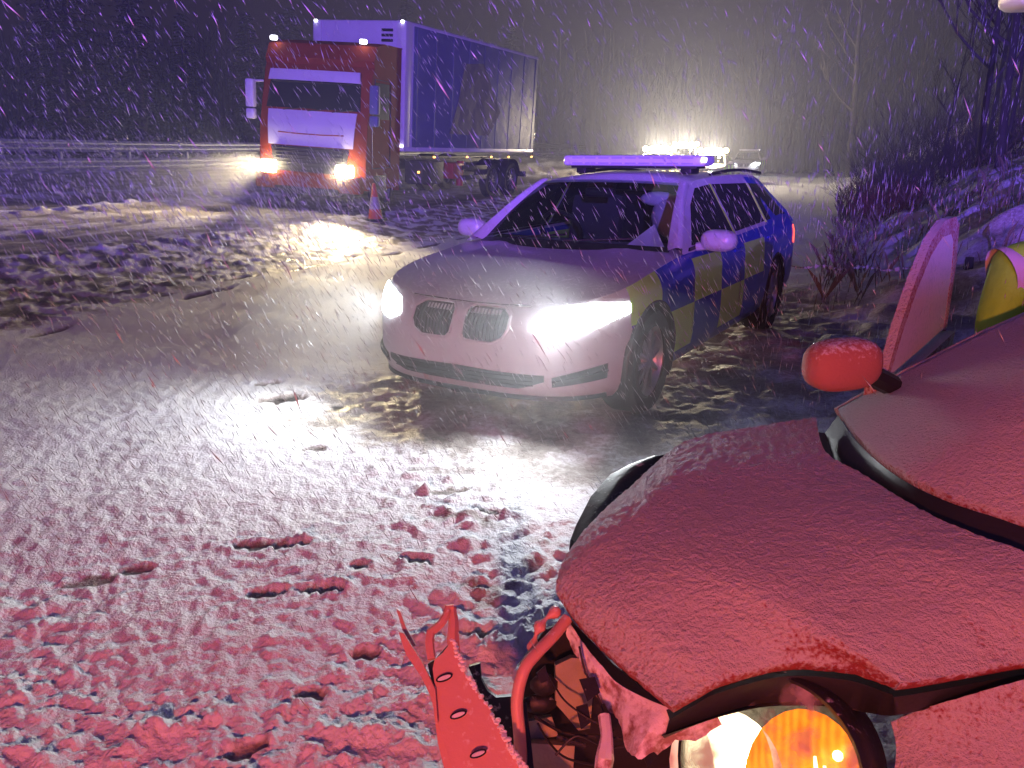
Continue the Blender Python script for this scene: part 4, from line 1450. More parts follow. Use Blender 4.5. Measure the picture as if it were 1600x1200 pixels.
    for y in (3.35, 4.25):
        m_ = MB(); m_.box((1.16, y, .80), (.03, .08, .05), .01); m_.build("side_marker", M['lamp_orange'], root)
    bar = MB(); bar.box((1.27, 10.27, 1.9), (.03, .03, 1.5), .006); bar.build("door_bar", M['chrome'], box)
    # chassis
    ch = MB()
    for x in (-.42, .42): ch.box((x, 5.6, .95), (.09, 9.4, .26), .01)
    ch.box((0, 10.1, .62), (2.3, .12, .16), .02)
    for y in (3.0, 9.9): ch.box((0, y, .9), (1.6, .12, .3), .02)
    ch.build("chassis", M['chassis'], root)
    tk = MB(); tk.box((.95, 4.0, .78), (.55, 1.1, .58), .08); tk.build("fuel_tank", M['chassis'], root)
    tb = MB(); tb.box((1.02, 5.35, .80), (.36, .55, .42), .05); tb.tube([(1.1, 5.65, .40), (1.1, 5.65, 1.05)], .10, 14); tb.build("fire_extinguisher_box", M['tankred'], root)
    sd = MB()
    for z in (.62, .88): sd.box((1.22, 6.3, z), (.04, 1.5, .12), .01)
    sd.build("side_guard", M['chassis'], root)
    for y in (1.35, 7.55, 8.85):
        for sg in (1, -1):
            wheel(root, sg * 1.22, y, .50, sg, .50)
            ar = MB(); ar.grid([[Vector((sg * xx, y + .60 * math.cos(t), .50 + .60 * math.sin(t))) for xx in (.85, 1.24)] for t in [math.pi * (.05 + .9 * k / 14) for k in range(15)]])
            ar.build("mudguard", M['chassis'], root)
    for sg in (1, -1):
        lamp("lorry_headlight_beam", 'SPOT', (sg * .86, -.20, .88), TRUCK_W, (1.0, .80, .47), .03, (sg * .36 + .04, -1, .02), 74, 1.0, root)
    # the tractor is turned a little against its load
    dl = R(11.5); pv_ = Vector((.2, 2.1, 0)); Rm = Matrix.Rotation(dl, 3, 'Z')
    keep = ("cargo_box", "chassis", "fuel_tank", "fire_extinguisher_box", "side_guard", "side_marker")
    for ch_ in root.children:
        nm = ch_.name.split(".")[0]
        rear = nm in ("wheel", "mudguard") and min((v.co.y for v in ch_.data.vertices)) > 4
        if nm in keep or rear: continue
        ch_.rotation_euler = (Rm.to_4x4() @ ch_.rotation_euler.to_matrix().to_4x4()).to_euler()
        ch_.location = Rm @ (Vector(ch_.location) - pv_) + pv_
    return root


build_lorry()

# ------------------------------------------------------------------ traffic cone
def build_cone():
    z = .2
    for _ in range(20):
        p = P(587, 347, z)
        z = .5 * z + .5 * gz(p.x, p.y)
    root = thing("traffic_cone", "small orange traffic cone standing in snow in front of the lorry", "traffic cone", (p.x, p.y, z + .02))
    g = MB(); g.box((0, 0, .025), (.40, .40, .05), .02); g.build("base", M['rubber'], root)
    g = MB(); g.lathe([(.15, .05), (.145, .07), (.030, .74), (.0, .75)], (0, 0, 0), (0, 0, 1), 24); g.build("cone_body", M['cone'], root)
    g = MB(); g.lathe([(.118, .24), (.121, .25), (.081, .48), (.078, .48)], (0, 0, 0), (0, 0, 1), 24); g.build("sleeve", M['dirtywhite'], root)


build_cone()

# ------------------------------------------------------------------ crash barrier between the carriageways
UR = Vector((.377, .926, 0)); NR = Vector((-.926, .377, 0))


def road_pt(s, al):
    p = NR * s + UR * al
    return Vector((p.x, p.y, gz(p.x, p.y)))


def build_barrier():
    o = road_pt(20.4, 20)
    root = thing("crash_barrier", "long steel crash barrier beside the far edge of the slushy carriageway", "crash barrier", o)
    prof = [(0, -.16), (.03, -.13), (.075, -.09), (.075, -.05), (.02, 0), (.075, .05), (.075, .09), (.03, .13), (0, .16)]
    for zc in (.70, .20):
        g = MB()
        g.grid([[road_pt(20.4, a) - o - NR * q + Vector((0, 0, zc + z)) for q, z in prof] for a in np.arange(-14, 74, 2.0)])
        g.build("rail", M['galv'], root)
    for a in np.arange(-12, 72, 2.4):
        g = MB(); g.box(road_pt(20.5, a) - o + Vector((0, 0, .40)), (.08, .10, .86), .01, Matrix.Rotation(math.atan2(UR.y, UR.x), 3, 'Z'))
        g.build("post", M['galv'], root)


build_barrier()


# ------------------------------------------------------------------ trees, brush, grass
def branchy(mb_t, mb_c, rnd, base, h, r0, lean, spread=.5, twigs=1.0):
    pts = []
    p = Vector(base); d = Vector((lean[0], lean[1], 1)).normalized()
    n = 9
    for k in range(n + 1):
        pts.append(p.copy())
        d = (d + Vector((rnd.uniform(-.07, .07), rnd.uniform(-.07, .07), .05))).normalized()
        p = p + d * h / n
    rs = [r0 * (1 - .93 * k / n) ** .9 + .004 for k in range(n + 1)]
    mb_t.tube(pts, rs, 7)

    def limb(q, dd, ln, r, lev):
        ps = [q.copy()]; c = dd.copy(); w = q.copy()
        m = 4
        for k in range(m):
            c = (c + Vector((rnd.uniform(-.18, .18), rnd.uniform(-.18, .18), rnd.uniform(.0, .16)))).normalized()
            w = w + c * ln / m; ps.append(w.copy())
        mb_c.tube(ps, [r * (1 - .85 * k / m) + .0015 for k in range(m + 1)], 4 if lev < 2 else 3, caps=False)
        if lev < 3:
            for _ in range(int((5, 4, 3)[lev] * twigs)):
                t = rnd.uniform(.25, 1); i = min(int(t * m), m - 1)
                s_ = ps[i].lerp(ps[i + 1], t * m - i)
                e = (c + Vector((rnd.uniform(-.8, .8), rnd.uniform(-.8, .8), rnd.uniform(-.1, .6)))).normalized()
                limb(s_, e, ln * rnd.uniform(.35, .6), r * .5, lev + 1)
    for k in range(2, n):
        for _ in range(rnd.choice((1, 2, 2))):
            an = rnd.uniform(0, 2 * math.pi)
            e = Vector((math.cos(an) * spread * 1.6, math.sin(an) * spread * 1.6, rnd.uniform(.5, 1.0))).normalized()
            t = rnd.uniform(0, 1)
            limb(pts[k].lerp(pts[min(k + 1, n)], t), e, h * (.34 - .024 * k) * rnd.uniform(.7, 1.2), rs[k] * .5, 0)


def bare_tree(seed, h, r0, spread, label, group):
    rnd = random.Random(seed)
    root = thing("bare_tree", label, "tree", group=group)
    t, c = MB(), MB()
    branchy(t, c, rnd, (0, 0, -.2), h, r0, (rnd.uniform(-.06, .06), rnd.uniform(-.06, .06)), spread)
    t.build("trunk", M['bark'], root, angle=80)
    c.build("crown", M['twig'], root, angle=80)
    return root


def thicket(name, seed, n, h, w, m, label, group, r=.006):
    rnd = random.Random(seed)
    g = MB()
    for k in range(n):
        an = rnd.uniform(0, 2 * math.pi); rad = w * math.sqrt(rnd.random()) * .5
        b = Vector((rad * math.cos(an), rad * math.sin(an), -.05))
        hh = h * rnd.uniform(.5, 1.0)
        d = Vector((math.cos(an) * rnd.uniform(0, .6), math.sin(an) * rnd.uniform(0, .6), 1)).normalized()
        ps = [b]; c = d; q = b
        for i in range(4):
            c = (c + Vector((rnd.uniform(-.25, .25), rnd.uniform(-.25, .25), -.05 * i))).normalized()
            q = q + c * hh / 4; ps.append(q)
        g.tube(ps, [r, r * .8, r * .6, r * .45, r * .25], 3, caps=False)
        for _ in range(4):
            i = rnd.randint(1, 3); s_ = ps[i]
            e = (c + Vector((rnd.uniform(-1, 1), rnd.uniform(-1, 1), rnd.uniform(0, .6)))).normalized()
            m1 = s_ + e * hh * .18; m2 = m1 + (e + Vector((rnd.uniform(-.4, .4), rnd.uniform(-.4, .4), .1))) * hh * .12
            g.tube([s_, m1, m2], [r * .5, r * .35, r * .15], 3, caps=False)
    root = g.build(name, m, None, angle=80)
    return tag(root, label, "shrub", group)


def conifer(seed, h, label, group):
    rnd = random.Random(seed)
    root = thing("conifer", label, "tree", group=group)
    t = MB(); t.tube([(0, 0, -.3), (0.03, 0, h * .5), (0, .02, h * .97)], [.16, .09, .015], 8); t.build("trunk", M['bark'], root)
    g = MB()
    nb = int(h * 26)
    for k in range(nb):
        z = h * (.06 + .92 * (k / nb)); ln = (h - z) * .30 * rnd.uniform(.6, 1.15) + .12
        an = k * 2.399 + rnd.uniform(-.3, .3)
        d = Vector((math.cos(an), math.sin(an), -.22))
        s_ = Vector((-math.sin(an), math.cos(an), 0))
        for q in range(7):
            t_ = (q + 1) / 7; c = Vector((0, 0, z)) + d * ln * t_ + Vector((0, 0, .10 * ln * t_ * t_))
            w = ln * .20 * (1.15 - t_) + .05
            for sg in (1, -1):
                tip = c + s_ * sg * w + d * .10 + Vector((0, 0, rnd.uniform(-.10, .02)))
                g.add([c - d * .05, c + d * .07, tip], [(0, 1, 2)])
    g.build("crown", M['needle'], root, smooth=False)
    return root


def place(o, x, y, rz, sc, first, label=None):
    c = o if first else copy_tree(o)
    c.location = (x, y, gz(x, y) - .05)
    c.rotation_euler = (0, 0, rz)
    c.scale = (sc, sc, sc)
    if label: c["label"] = label
    return c


protos = [bare_tree(11, 6.5, .075, .45, "slender bare sapling with snow dusted twigs in the right hand roadside thicket", "bare saplings on the right bank"),
          bare_tree(12, 7.5, .10, .50, "forked bare tree with wide snow dusted branches in the roadside wood", "bare trees in the roadside wood"),
          bare_tree(13, 5.0, .05, .40, "thin short bare birch stem rising above the roadside brush", "thin birch stems in the roadside brush"),
          bare_tree(14, 9.0, .14, .55, "tall bare tree with a thick trunk at the back of the roadside wood", "tall trees at the back of the wood")]
used = [False] * 4
rt = random.Random(41)
for k in range(46):
    al = rt.uniform(13, 44); b = rt.uniform(1.6, 13)
    p = UR * al - NR * b
    if p.x < 1.8 + .12 * p.y or p.y < 10.5: continue
    i = rt.choice((0, 0, 1, 2, 2, 3))
    place(protos[i], p.x, p.y, rt.uniform(0, 6.3), rt.uniform(.75, 1.25), not used[i]); used[i] = True
# woods closing the road behind the stopped vehicles, and beyond the far barrier
for k in range(26):
    al = rt.uniform(46, 66); s_ = rt.uniform(-16, 8)
    p = UR * al + NR * s_
    if s_ > 0 and al < 58: continue
    i = rt.choice((1, 3))
    place(protos[i], p.x, p.y, rt.uniform(0, 6.3), rt.uniform(.9, 1.5), not used[i]); used[i] = True
con = [conifer(3, 7.5, "dark snow dusted conifer beyond the far crash barrier", "conifers beyond the crash barrier"),
       conifer(4, 6.0, "smaller dark conifer in the row beyond the far crash barrier", "small conifers beyond the crash barrier")]
cu_ = [False, False]
for k in range(30):
    al = -2 + 2.3 * k + rt.uniform(-.8, .8); s_ = rt.uniform(23, 31)
    p = UR * al + NR * s_
    if p.y < 8: continue
    i = k % 2
    place(con[i], p.x, p.y, rt.uniform(0, 6.3), rt.uniform(.85, 1.3), not cu_[i]); cu_[i] = True
th = [thicket("brush", 21, 120, 1.5, 1.7, M['twig'], "tangle of bare grey stems on the snowy right bank", "grey brush on the right bank"),
      thicket("russet_brush", 22, 150, 1.3, 1.5, M['rusttwig'], "russet bramble clump on the snowy right bank", "russet brambles on the right bank"),
      thicket("tall_brush", 23, 70, 2.6, 1.3, M['twig'], "upright bare withies standing on the snowy right bank", "withies on the right bank")]
tu = [False] * 3
for k in range(46):
    al = rt.uniform(8.5, 34); b = rt.uniform(.9, 7) if k > 14 else rt.uniform(.7, 2.0)
    p = UR * al - NR * b
    if p.y < 8.2 or (p.y < 17 and p.x > .44 * p.y): continue
    i = rt.choice((0, 0, 1, 2, 2))
    place(th[i], p.x, p.y, rt.uniform(0, 6.3), rt.uniform(.7, 1.25), not tu[i]); tu[i] = True

# rough grass over the bank: nobody could count it
g = MB()
rg = np.random.default_rng(9)
for k in range(16000):
    al = rg.uniform(6, 36); b = rg.uniform(-.2, 8) ** 1.0
    p = UR * al - NR * b
    if p.y < 7.6 or p.x < 3.0 and p.y < 11 or (p.x > .44 * p.y and p.y < 17 and rg.random() > .25): continue
    if float(perlin(p.x / 1.2, p.y / 1.2)) < -.1: continue
    z = gz(p.x, p.y) + float(.22 * perlin(p.x / 1.1, p.y / 1.1) + .09 * perlin(p.x / .35, p.y / .35)) * float(sstep(.2, -1.2, -b))
    h = rg.uniform(.12, .48); an = rg.uniform(0, 6.28); w = .004 + .003 * rg.random()
    dx, dy = math.cos(an), math.sin(an); le = rg.uniform(.1, .7) * h
    g.add([(p.x - dy * w, p.y + dx * w, z - .03), (p.x + dy * w, p.y - dx * w, z - .03), (p.x + dx * le * .5, p.y + dy * le * .5, z + h * .7), (p.x + dx * le, p.y + dy * le, z + h)], [(0, 1, 2), (2, 1, 3)])
gr = g.build("rough_grass", M['drygrass'], None, smooth=False)
tag(gr, "dry snow dusted grass over the right bank", "grass", kind="stuff")

# far wood closing the horizon: one mass of stems
g = MB()
rf_ = random.Random(77)
for k in range(1500):
    an = R(rf_.uniform(-62, 58)); d = rf_.uniform(60, 84)
    x, y = d * math.sin(an), d * math.cos(an)
    h = rf_.uniform(5, 10); z = gz(x, y) - .2
    pts = [Vector((x, y, z)), Vector((x + rf_.uniform(-.4, .4), y, z + h * .5)), Vector((x + rf_.uniform(-.8, .8), y, z + h))]
    g.tube(pts, [.12, .08, .02], 4, caps=False)
    for _ in range(5):
        t = rf_.uniform(.3, .95); q = pts[0].lerp(pts[2], t)
        g.tube([q, q + Vector((rf_.uniform(-1.3, 1.3), rf_.uniform(-1.3, 1.3), rf_.uniform(.4, 1.6)))], [.035, .01], 3, caps=False)
fw = g.build("far_wood", M['bark'], None, angle=80)
tag(fw, "dark far wood closing off the end of the road", "wood", kind="stuff")

# low frosted fence wire behind the police car
def build_wire():
    a = P(1222, 413, .60); a = PD(1222, 413, 9.6); b = PD(1420, 418, 8.6)
    root = thing("wire_fence", "sagging frosted fence wire strung behind the police car", "wire fence", (a.x, a.y, gz(a.x, a.y)))
    o = Vector(root.location)
    pts = [a.lerp(b, t) + Vector((0, 0, -.03 * math.sin(math.pi * t * 3) ** 2)) - o for t in [k / 30 for k in range(31)]]
    ext = [pts[0] + (pts[0] - pts[10]) * 1.0] + pts + [pts[-1] + (pts[-1] - pts[20]) * 1.2]
    g = MB(); g.tube(ext, .006, 6); g.build("wire", M['galv'], root)
    g = MB()
    r_ = random.Random(4)
    for k in range(46):
        t = r_.random()
        p = a.lerp(b, t) + Vector((0, 0, -.03 * math.sin(math.pi * t * 3) ** 2 - .008)) - o
        s_ = r_.uniform(.006, .017)
        g.ellipsoid(p, (s_, s_, s_ * r_.uniform(1, 2.2)), 8)
    f = g.build("frost_beads", M['snow'], root); f["kind"] = "stuff"
    for p in (ext[0], ext[-1]):
        g = MB(); zz = gz(p.x + o.x, p.y + o.y) - o.z
        g.tube([(p.x, p.y, zz - .1), (p.x, p.y, p.z + .12)], [.05, .04], 10); g.build("post", M['bark'], root)


build_wire()

# ------------------------------------------------------------------ vehicles stopped far down the road
def far_car(px, d, label, amber, headlights):
    x = (px - 800) / FPX * d / 1.0
    c = copy_tree(police)
    c.name = "patrol_car"
    c.location = (x, d, gz(x, d) - .02)
    c.rotation_euler = (0, 0, math.atan2(-.377, .926))
    tag(c, label, "patrol car", "patrol cars stopped far down the road")
    for ch in c.children:
        n = ch.name.split(".")[0]
        if n == "headlight" and not headlights:
            ch.material_slots[0].link = 'OBJECT'; ch.material_slots[0].material = M['lens_clear']
        if n in ("paper", "folded_jacket"):
            bpy.data.objects.remove(ch)
    if amber:
        for k in range(5):
            g = MB(); g.ellipsoid((-.64 + .32 * k, 2.44, 1.60), (.13, .07, .12), 12)
            g.build("amber_lamp", M['lamp_amber'], c)
        for sx in (-.45, .45):
            g = MB(); g.ellipsoid((sx, 1.55, 1.26), (.07, .05, .05), 10); g.build("amber_lamp", M['lamp_amber'], c)
        lamp("amber_bar_glow", 'POINT', (0, 2.30, 1.62), AMBER_W, (1.0, .84, .60), .10, parent=c)
    if headlights:
        for sg in (1, -1):
            g = MB(); g.ellipsoid((sg * .66, -.02, .70), (.13, .05, .10), 12); g.build("headlamp_reflector", M['lens_white'], c)
    return c


far_car(1003, 36, "leftmost of the distant patrol cars with amber roof bars, behind the police car roof", True, False)
far_car(1090, 40, "distant patrol car with amber roof lamps above the right end of the police bar", True, False)
far_car(1048, 46, "distant patrol car with amber roof bar between two other amber lit patrol cars", True, False)
far_car(1149, 50, "farthest patrol car on the right with two small white headlights", False, True)


# ------------------------------------------------------------------ unseen engine added behind the viewer: its roof edge cuts off the blue light low down
def build_engine():
    root = thing("added_fire_engine", "unseen red fire engine with blue roof bar, added behind the viewer to keep blue light off the ground", "fire engine", (-0.4, -11.0, 0), math.pi)
    g = MB()
    prof = [(.08, .45), (.0, .9), (.05, 1.5), (.22, 2.6), (.16, 3.02), (.0, 3.15), (2.2, 3.15)]
    g.grid([[Vector((1.23 * u, y + .12 * abs(u) ** 4, z)) for u in [-1 + 2 * k / 12 for k in range(13)]] for y, z in prof])
    for sg in (1, -1):
        g.grid([[Vector((sg * 1.23, y + .12, z)) for y, z in prof], [Vector((sg * 1.23, 2.2, z)) for y, z in prof]])
    g.build("cab", M['redpaint'], root)
    g = MB(); g.grid([[Vector((1.10 * u, .07 + .155 * j + .12 * abs(u) ** 4 - .03, 1.65 + .85 * j)) for u in [-1 + 2 * k / 12 for k in range(13)]] for j in range(2)])
    g.build("windscreen", M['darkglass'], root)
    g = MB(); g.box((0, 4.9, 1.75), (2.46, 5.3, 2.6), .05); g.build("body", M['redpaint'], root)
    g = MB()
    for sg in (1, -1):
        for k in range(4): g.box((sg * 1.235, 2.9 + 1.2 * k, 1.85), (.03, 1.05, 1.9), .01)
    g.build("locker_shutter", M['galv'], root)
    g = MB(); g.box((0, .05, .55), (2.4, .25, .35), .05); g.build("front_bumper", M['conewhite'], root)
    for sg in (1, -1):
        h = MB(); h.box((sg * .95, -.02, .95), (.34, .08, .2), .03); h.build("headlight", M['lens_clear'], root)
        for y in (1.4, 5.9): wheel(root, sg * 1.18, y, .50, sg, .50)
    for sx in (-.55, .55):
        g = MB(); g.box((sx, 2.0, 3.24), (.7, .3, .16), .04); g.build("light_bar", M['lamp_blue'], root)


build_engine()
lamp("blue_beacon_glow", 'POINT', BLUE_POS, BLUE_W, (.21, .10, 1.0), .05)
lamp("red_tail_lamp_glow", 'POINT', RED_POS, RED_W, (1.0, .16, .08), .10)


# ------------------------------------------------------------------ unidentified white housing at the top right corner, on an invented mast
def build_corner_housing():
    c = PD(1640, 2, 3.2)
    z0 = gz(c.x + .35, c.y)
    root = thing("corner_housing", "unidentified white rounded housing on an invented mast, cut off by the top right corner", "corner_housing", (c.x + .30, c.y, z0))
    o = Vector((c.x + .30, c.y, z0))
    l = c - o
    g = MB(); g.box(l + Vector((.18, 0, .10)), (.66, .22, .24), .055, Matrix.Rotation(-.03, 3, 'Y'), seg=4); hd = g.build("housing_shell", M['conewhite'], root)
    g = MB(); g.box(l + Vector((.19, -.004, .055)), (.655, .225, .030), .012); g.build("trim_band", M['bluetrim'], hd)
    g = MB(); g.tube([(.3, 0, .75), (.3, 0, l.z)], .022, 10); g.build("mast", M['galv'], root)
    for k in range(3):
        a = 2 * math.pi * k / 3 + .4
        g = MB(); g.tube([(.3, 0, .9), (.3 + .55 * math.cos(a), .55 * math.sin(a), .0)], .016, 8); g.build("leg", M['galv'], root)


M['bluetrim'] = mat("blue_trim", (.02, .03, .30), .4)
build_corner_housing()


# ------------------------------------------------------------------ person in a hi-vis jacket by the open door
def skin_obj(name, verts, edges, radii, m, parent, rootv=0, levels=2):
    me = bpy.data.meshes.new(name)
    me.from_pydata([tuple(v) for v in verts], edges, [])
    me.materials.append(m)
    o = bpy.data.objects.new(name, me)
    link(o, parent)
    sk = o.modifiers.new("skin", 'SKIN')
    sk.use_smooth_shade = True
    for i, r in enumerate(radii):
        q = r if isinstance(r, tuple) else (r, r)
        me.skin_vertices[0].data[i].radius = q
        me.skin_vertices[0].data[i].use_root = (i == rootv)
    sb = o.modifiers.new("sub", 'SUBSURF'); sb.levels = levels; sb.render_levels = levels
    return o


def build_person():
    sh = PD(1588, 400, 3.0)                       # near shoulder
    ctr_ = Vector((sh.x + .20, sh.y + .06, gz(sh.x + .2, sh.y)))
    root = thing("person", "person in yellow hi-vis jacket with pale bands, bending beside the wrecked car", "person", ctr_)
    zt_ = sh.z - ctr_.z                           # shoulder height above ground
    hip = zt_ - .50
    V, E_, Rr = [], [], []

    def add(p, r, par=None):
        V.append(Vector(p)); Rr.append(r)
        if par is not None: E_.append((par, len(V) - 1))
        return len(V) - 1
    pel = add((.10, .12, hip), (.15, .12))
    sp = add((.07, .06, hip + .20), (.14, .11), pel)
    chs = add((.02, .0, zt_ - .08), (.17, .12), sp)
    nk = add((.02, -.06, zt_ + .06), .06, chs)
    hd = add((.02, -.11, zt_ + .16), (.085, .10), nk)
    add((.02, -.13, zt_ + .26), (.07, .085), hd)
    for sg in (-1, 1):
        s_ = add((.02 + sg * .19, -.01, zt_ - .05), .075, chs)
        e = add((.02 + sg * .27, -.08, zt_ - .33), .052, s_)
        w = add((.02 + sg * .17, -.27, zt_ - .45), .034, e)
        h = add((.02 + sg * .14, -.35, zt_ - .49), (.036, .02), w)
        for k in range(4):
            f = add((.02 + sg * (.14 - .03 + .02 * k), -.41, zt_ - .50), .010, h)
            add((.02 + sg * (.14 - .03 + .02 * k), -.44 - .005 * (k % 3), zt_ - .53), .008, f)
        t = add((.02 + sg * .09, -.37, zt_ - .47), .011, h)
        add((.02 + sg * .08, -.40, zt_ - .49), .009, t)
        hp = add((.10 + sg * .10, .12, hip - .06), .095, pel)
        kn = add((.10 + sg * .12, .04, hip * .52), .065, hp)
        an = add((.10 + sg * .12, .12, .09), .042, kn)
        add((.10 + sg * .12, -.05, .045), .042, an)
    skin_obj("body", V, E_, Rr, M['skin'], root)
    # clothing
    jv, je, jr = [], [], []
    for i in range(3): jv.append(V[i]); jr.append(tuple(q * 1.22 for q in Rr[i]))
    je += [(0, 1), (1, 2)]
    jv.append(V[3] + Vector((0, 0, -.03))); jr.append(.082); je.append((2, 3))
    for i, (p, r) in enumerate(zip(V, Rr)):
        pass
    arm0 = 6
    for sg, base in ((-1, 6), (1, 20)):
        a = len(jv)
        jv += [V[base], V[base + 1], V[base + 2]]; jr += [.100, .078, .056]
        je += [(2, a), (a, a + 1), (a + 1, a + 2)]
    jk = skin_obj("jacket", jv, je, jr, M['hivis'], root)
    tv, te, tr = [V[0]], [], [(.17, .14)]
    for base in (16, 30):
        a = len(tv)
        tv += [V[base], V[base + 1], V[base + 2] + Vector((0, 0, .03))]; tr += [.115, .085, .068]
        te += [(0, a), (a, a + 1), (a + 1, a + 2)]
    skin_obj("trousers", tv, te, tr, M['cloth'], root)
    g = MB(); g.ellipsoid(V[5] + Vector((0, .02, .0)), (.095, .11, .09), 14); g.build("hair", M['hair'], root)
    # pale reflective braces and waistband
    for sg in (-1, 1):
        g = MB()
        arc = [Vector((.02 + sg * .105, .02 - .185 * math.cos(t), zt_ - .17 + .16 * math.sin(t) + (0 if math.sin(t) > 0 else .25 * math.sin(t)))) for t in [math.pi * (-.35 + 1.7 * k / 24) for k in range(25)]]
        g.grid([[p + Vector((dx, 0, 0)) for dx in (-.025, .025)] for p in arc])
        g.grid([[p + Vector((dx, 0, 0)) * .98 + (p - Vector((p.x, .02, zt_ - .17))) * -.02 for dx in (-.025, .025)] for p in arc])
        g.build("reflective_band", M['reflective'], jk)
    for base in (6, 20):
        sgn = -1 if base == 6 else 1
        c0 = V[base] + Vector((sgn * .015, .0, -.02))
        g = MB()
        arc = [c0 + Vector((sgn * .035 * math.sin(t), -.104 * math.cos(t), .100 * math.sin(t) - (.12 * max(0, -math.sin(t)) ** 1.0))) for t in [math.pi * (-.4 + 1.8 * k / 24) for k in range(25)]]
        g.grid([[p + Vector((dx, 0, -abs(dx) * .3)) for dx in (-.028, 0, .028)] for p in arc])
        g.build("reflective_band", M['reflective'], jk)
    g = MB(); g.lathe([(.190, -.03), (.192, .03)], V[1] + Vector((0, 0, -.05)), (0, 0, 1), 24)
    g.build("reflective_band", M['reflective'], jk)


build_person()


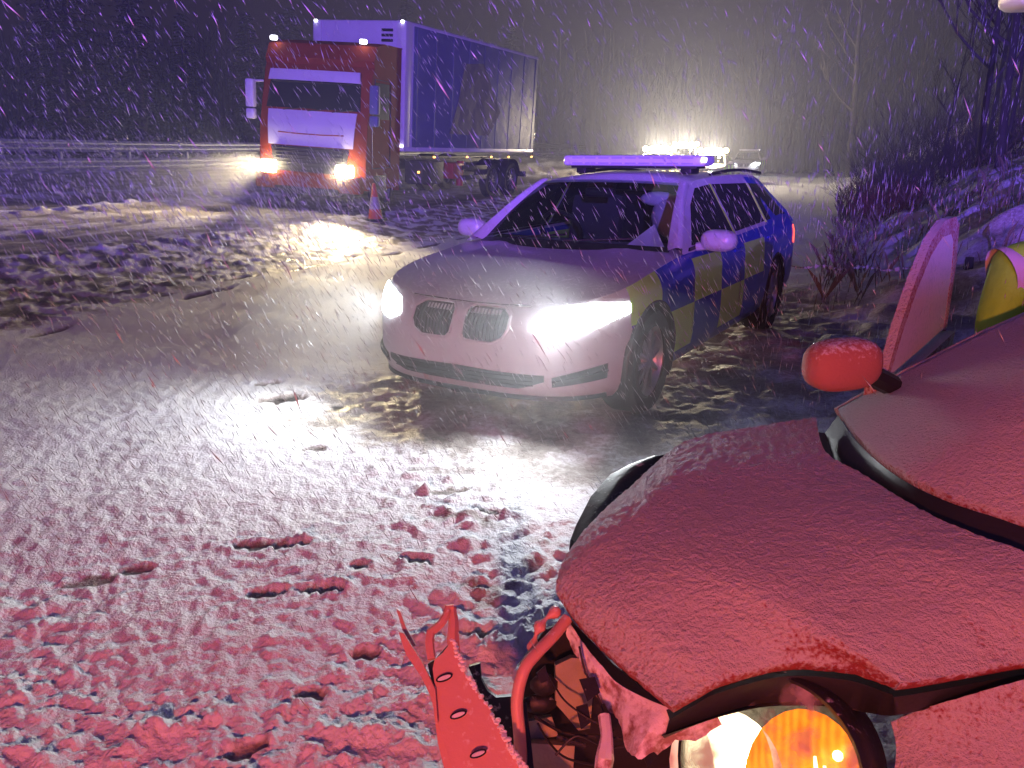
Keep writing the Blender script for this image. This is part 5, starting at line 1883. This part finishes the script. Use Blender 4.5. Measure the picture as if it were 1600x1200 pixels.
# ------------------------------------------------------------------ falling snow: slivers of driven sleet and flakes
def build_snowfall():
    r = np.random.default_rng(12)
    pts = []
    n = 14000
    d = np.sqrt(r.uniform(1.0 ** 2, 15.0 ** 2, n))
    px = r.uniform(-60, 1660, n); py = r.uniform(-60, 1150, n)
    a = (px - 800) / FPX; b = (600 - py) / FPX
    dx, dy, dz = a, CT + b * ST, -ST + b * CT
    t = d / dy
    p = np.stack([dx * t, d, CAM_H + dz * t], 1)
    # extra flakes added where headlamp beams show them: before the police car, over the carriageway
    q = np.stack([r.uniform(-13, -2.5, 9000), r.uniform(9, 20, 9000), r.uniform(.1, 1.9, 9000) * .7], 1)
    q[:, 2] += base_z(q[:, 0], q[:, 1])
    s = np.stack([r.uniform(-2.2, 2.6, 6500), r.uniform(2.2, 5.4, 6500), r.uniform(.05, 1.5, 6500)], 1)
    p = np.concatenate([p, q, s])
    p = p[p[:, 2] > base_z(p[:, 0], p[:, 1]) + .05]
    # keep it out of the solid cars
    ux, uy = to_police(p[:, 0], p[:, 1])
    inside = (np.abs(ux) < .98) & (uy > -.05) & (uy < 4.95) & (p[:, 2] < 1.5)
    w = (p[:, 0] > .05) & (p[:, 1] > .8) & (p[:, 1] < 2.8) & (p[:, 2] < 1.0)
    p = p[~(inside | w)]
    n = len(p)
    dirv = np.stack([.52 + r.normal(0, .13, n), -.10 + r.normal(0, .15, n), -.84 + r.normal(0, .08, n)], 1)
    dirv[p[:, 0] > .18 * p[:, 1] + .6] *= np.array([-.15, 1, 1])
    dirv /= np.linalg.norm(dirv, axis=1, keepdims=True)
    L_ = r.uniform(.010, .055, n) * np.clip(p[:, 1] / 5, .45, 1.6); W_ = r.uniform(.0012, .0028, n) * np.clip(p[:, 1] / 5, .6, 2.0)
    e1 = np.cross(dirv, np.array([0.3, 1.0, .1])); e1 /= np.linalg.norm(e1, axis=1, keepdims=True)
    e2 = np.cross(dirv, e1)
    c3, s3 = math.cos(2.094), math.sin(2.094)
    v = np.stack([p - dirv * L_[:, None], p + dirv * L_[:, None], p + e1 * W_[:, None],
                  p + (e1 * c3 + e2 * s3) * W_[:, None], p + (e1 * c3 - e2 * s3) * W_[:, None]], 1).reshape(-1, 3)
    f = np.array([[0, 3, 2], [0, 4, 3], [0, 2, 4], [1, 2, 3], [1, 3, 4], [1, 4, 2]])
    faces = (np.arange(n)[:, None, None] * 5 + f[None]).reshape(-1, 3)
    me = bpy.data.meshes.new("falling_snow")
    me.vertices.add(len(v)); me.vertices.foreach_set("co", v.ravel())
    me.loops.add(faces.size); me.loops.foreach_set("vertex_index", faces.ravel().astype(np.int32))
    me.polygons.add(len(faces))
    me.polygons.foreach_set("loop_start", np.arange(0, faces.size, 3, dtype=np.int32))
    me.polygons.foreach_set("loop_total", np.full(len(faces), 3, dtype=np.int32))
    me.polygons.foreach_set("use_smooth", np.ones(len(faces), bool))
    me.update()
    m, nt, b_ = new_mat("snowflake")
    N = nt.nodes.new; L = nt.links.new
    df = N("ShaderNodeBsdfDiffuse"); df.inputs[0].default_value = (.60, .60, .62, 1)
    tl = N("ShaderNodeBsdfTranslucent"); tl.inputs[0].default_value = (.60, .60, .62, 1)
    mx = N("ShaderNodeMixShader"); mx.inputs[0].default_value = .5
    L(df.outputs[0], mx.inputs[1]); L(tl.outputs[0], mx.inputs[2]); L(mx.outputs[0], nt.nodes["Material Output"].inputs[0])
    me.materials.append(m)
    o = bpy.data.objects.new("falling_snow", me)
    link(o)
    tag(o, "wind driven snow falling across the whole scene", "falling snow", kind="stuff")


build_snowfall()

# ------------------------------------------------------------------ blowing snow mist, thickened round the lamps to carry their glow
def mist(label, c, r, dens, rz=0.0, color=(.92, .93, .95)):
    m = bpy.data.materials.new("snow_mist")
    m.use_nodes = True
    nt = m.node_tree
    nt.nodes.remove(nt.nodes["Principled BSDF"])
    v = nt.nodes.new("ShaderNodeVolumePrincipled")
    v.inputs["Color"].default_value = (*color, 1); v.inputs["Density"].default_value = dens; v.inputs["Anisotropy"].default_value = .25
    nt.links.new(v.outputs[0], nt.nodes["Material Output"].inputs["Volume"])
    g = MB(); g.ellipsoid((0, 0, 0), r, 32)
    o = g.build("snow_mist", m)
    o.location = c; o.rotation_euler = (0, 0, rz)
    tag(o, label, "snow mist", kind="stuff")


mist("mist round the distant amber lamps, added to carry their glow", (8.2, 40, 3.0), (22, 19, 12), .0062)
_f = UR * 14.6 + NR * 10.6
mist("low snow spray in front of the lorry", (_f.x - 1.6, _f.y + .3, gz(_f.x, _f.y) + .55), (6.0, 2.4, .75), .045, .25)
mist("blowing snow in front of the police car", (-.15, 4.0, .55), (1.7, .75, .55), .07, R(-31))

# ------------------------------------------------------------------ haze
hm = bpy.data.materials.new("haze_air")
hm.use_nodes = True
hn = hm.node_tree
for nd in list(hn.nodes):
    if nd.type == 'BSDF_PRINCIPLED': hn.nodes.remove(nd)
pv = hn.nodes.new("ShaderNodeVolumePrincipled")
pv.inputs["Color"].default_value = (.58, .68, 1.0, 1)
pv.inputs["Density"].default_value = HAZE
pv.inputs["Anisotropy"].default_value = 0.15
hn.links.new(pv.outputs[0], hn.nodes["Material Output"].inputs["Volume"])
g = MB(); g.box((0, 0, 9.2), (272, 272, 21.2))
hz = g.build("haze", hm, None, smooth=False)
tag(hz, "thin snowy night haze", "haze", kind="stuff")
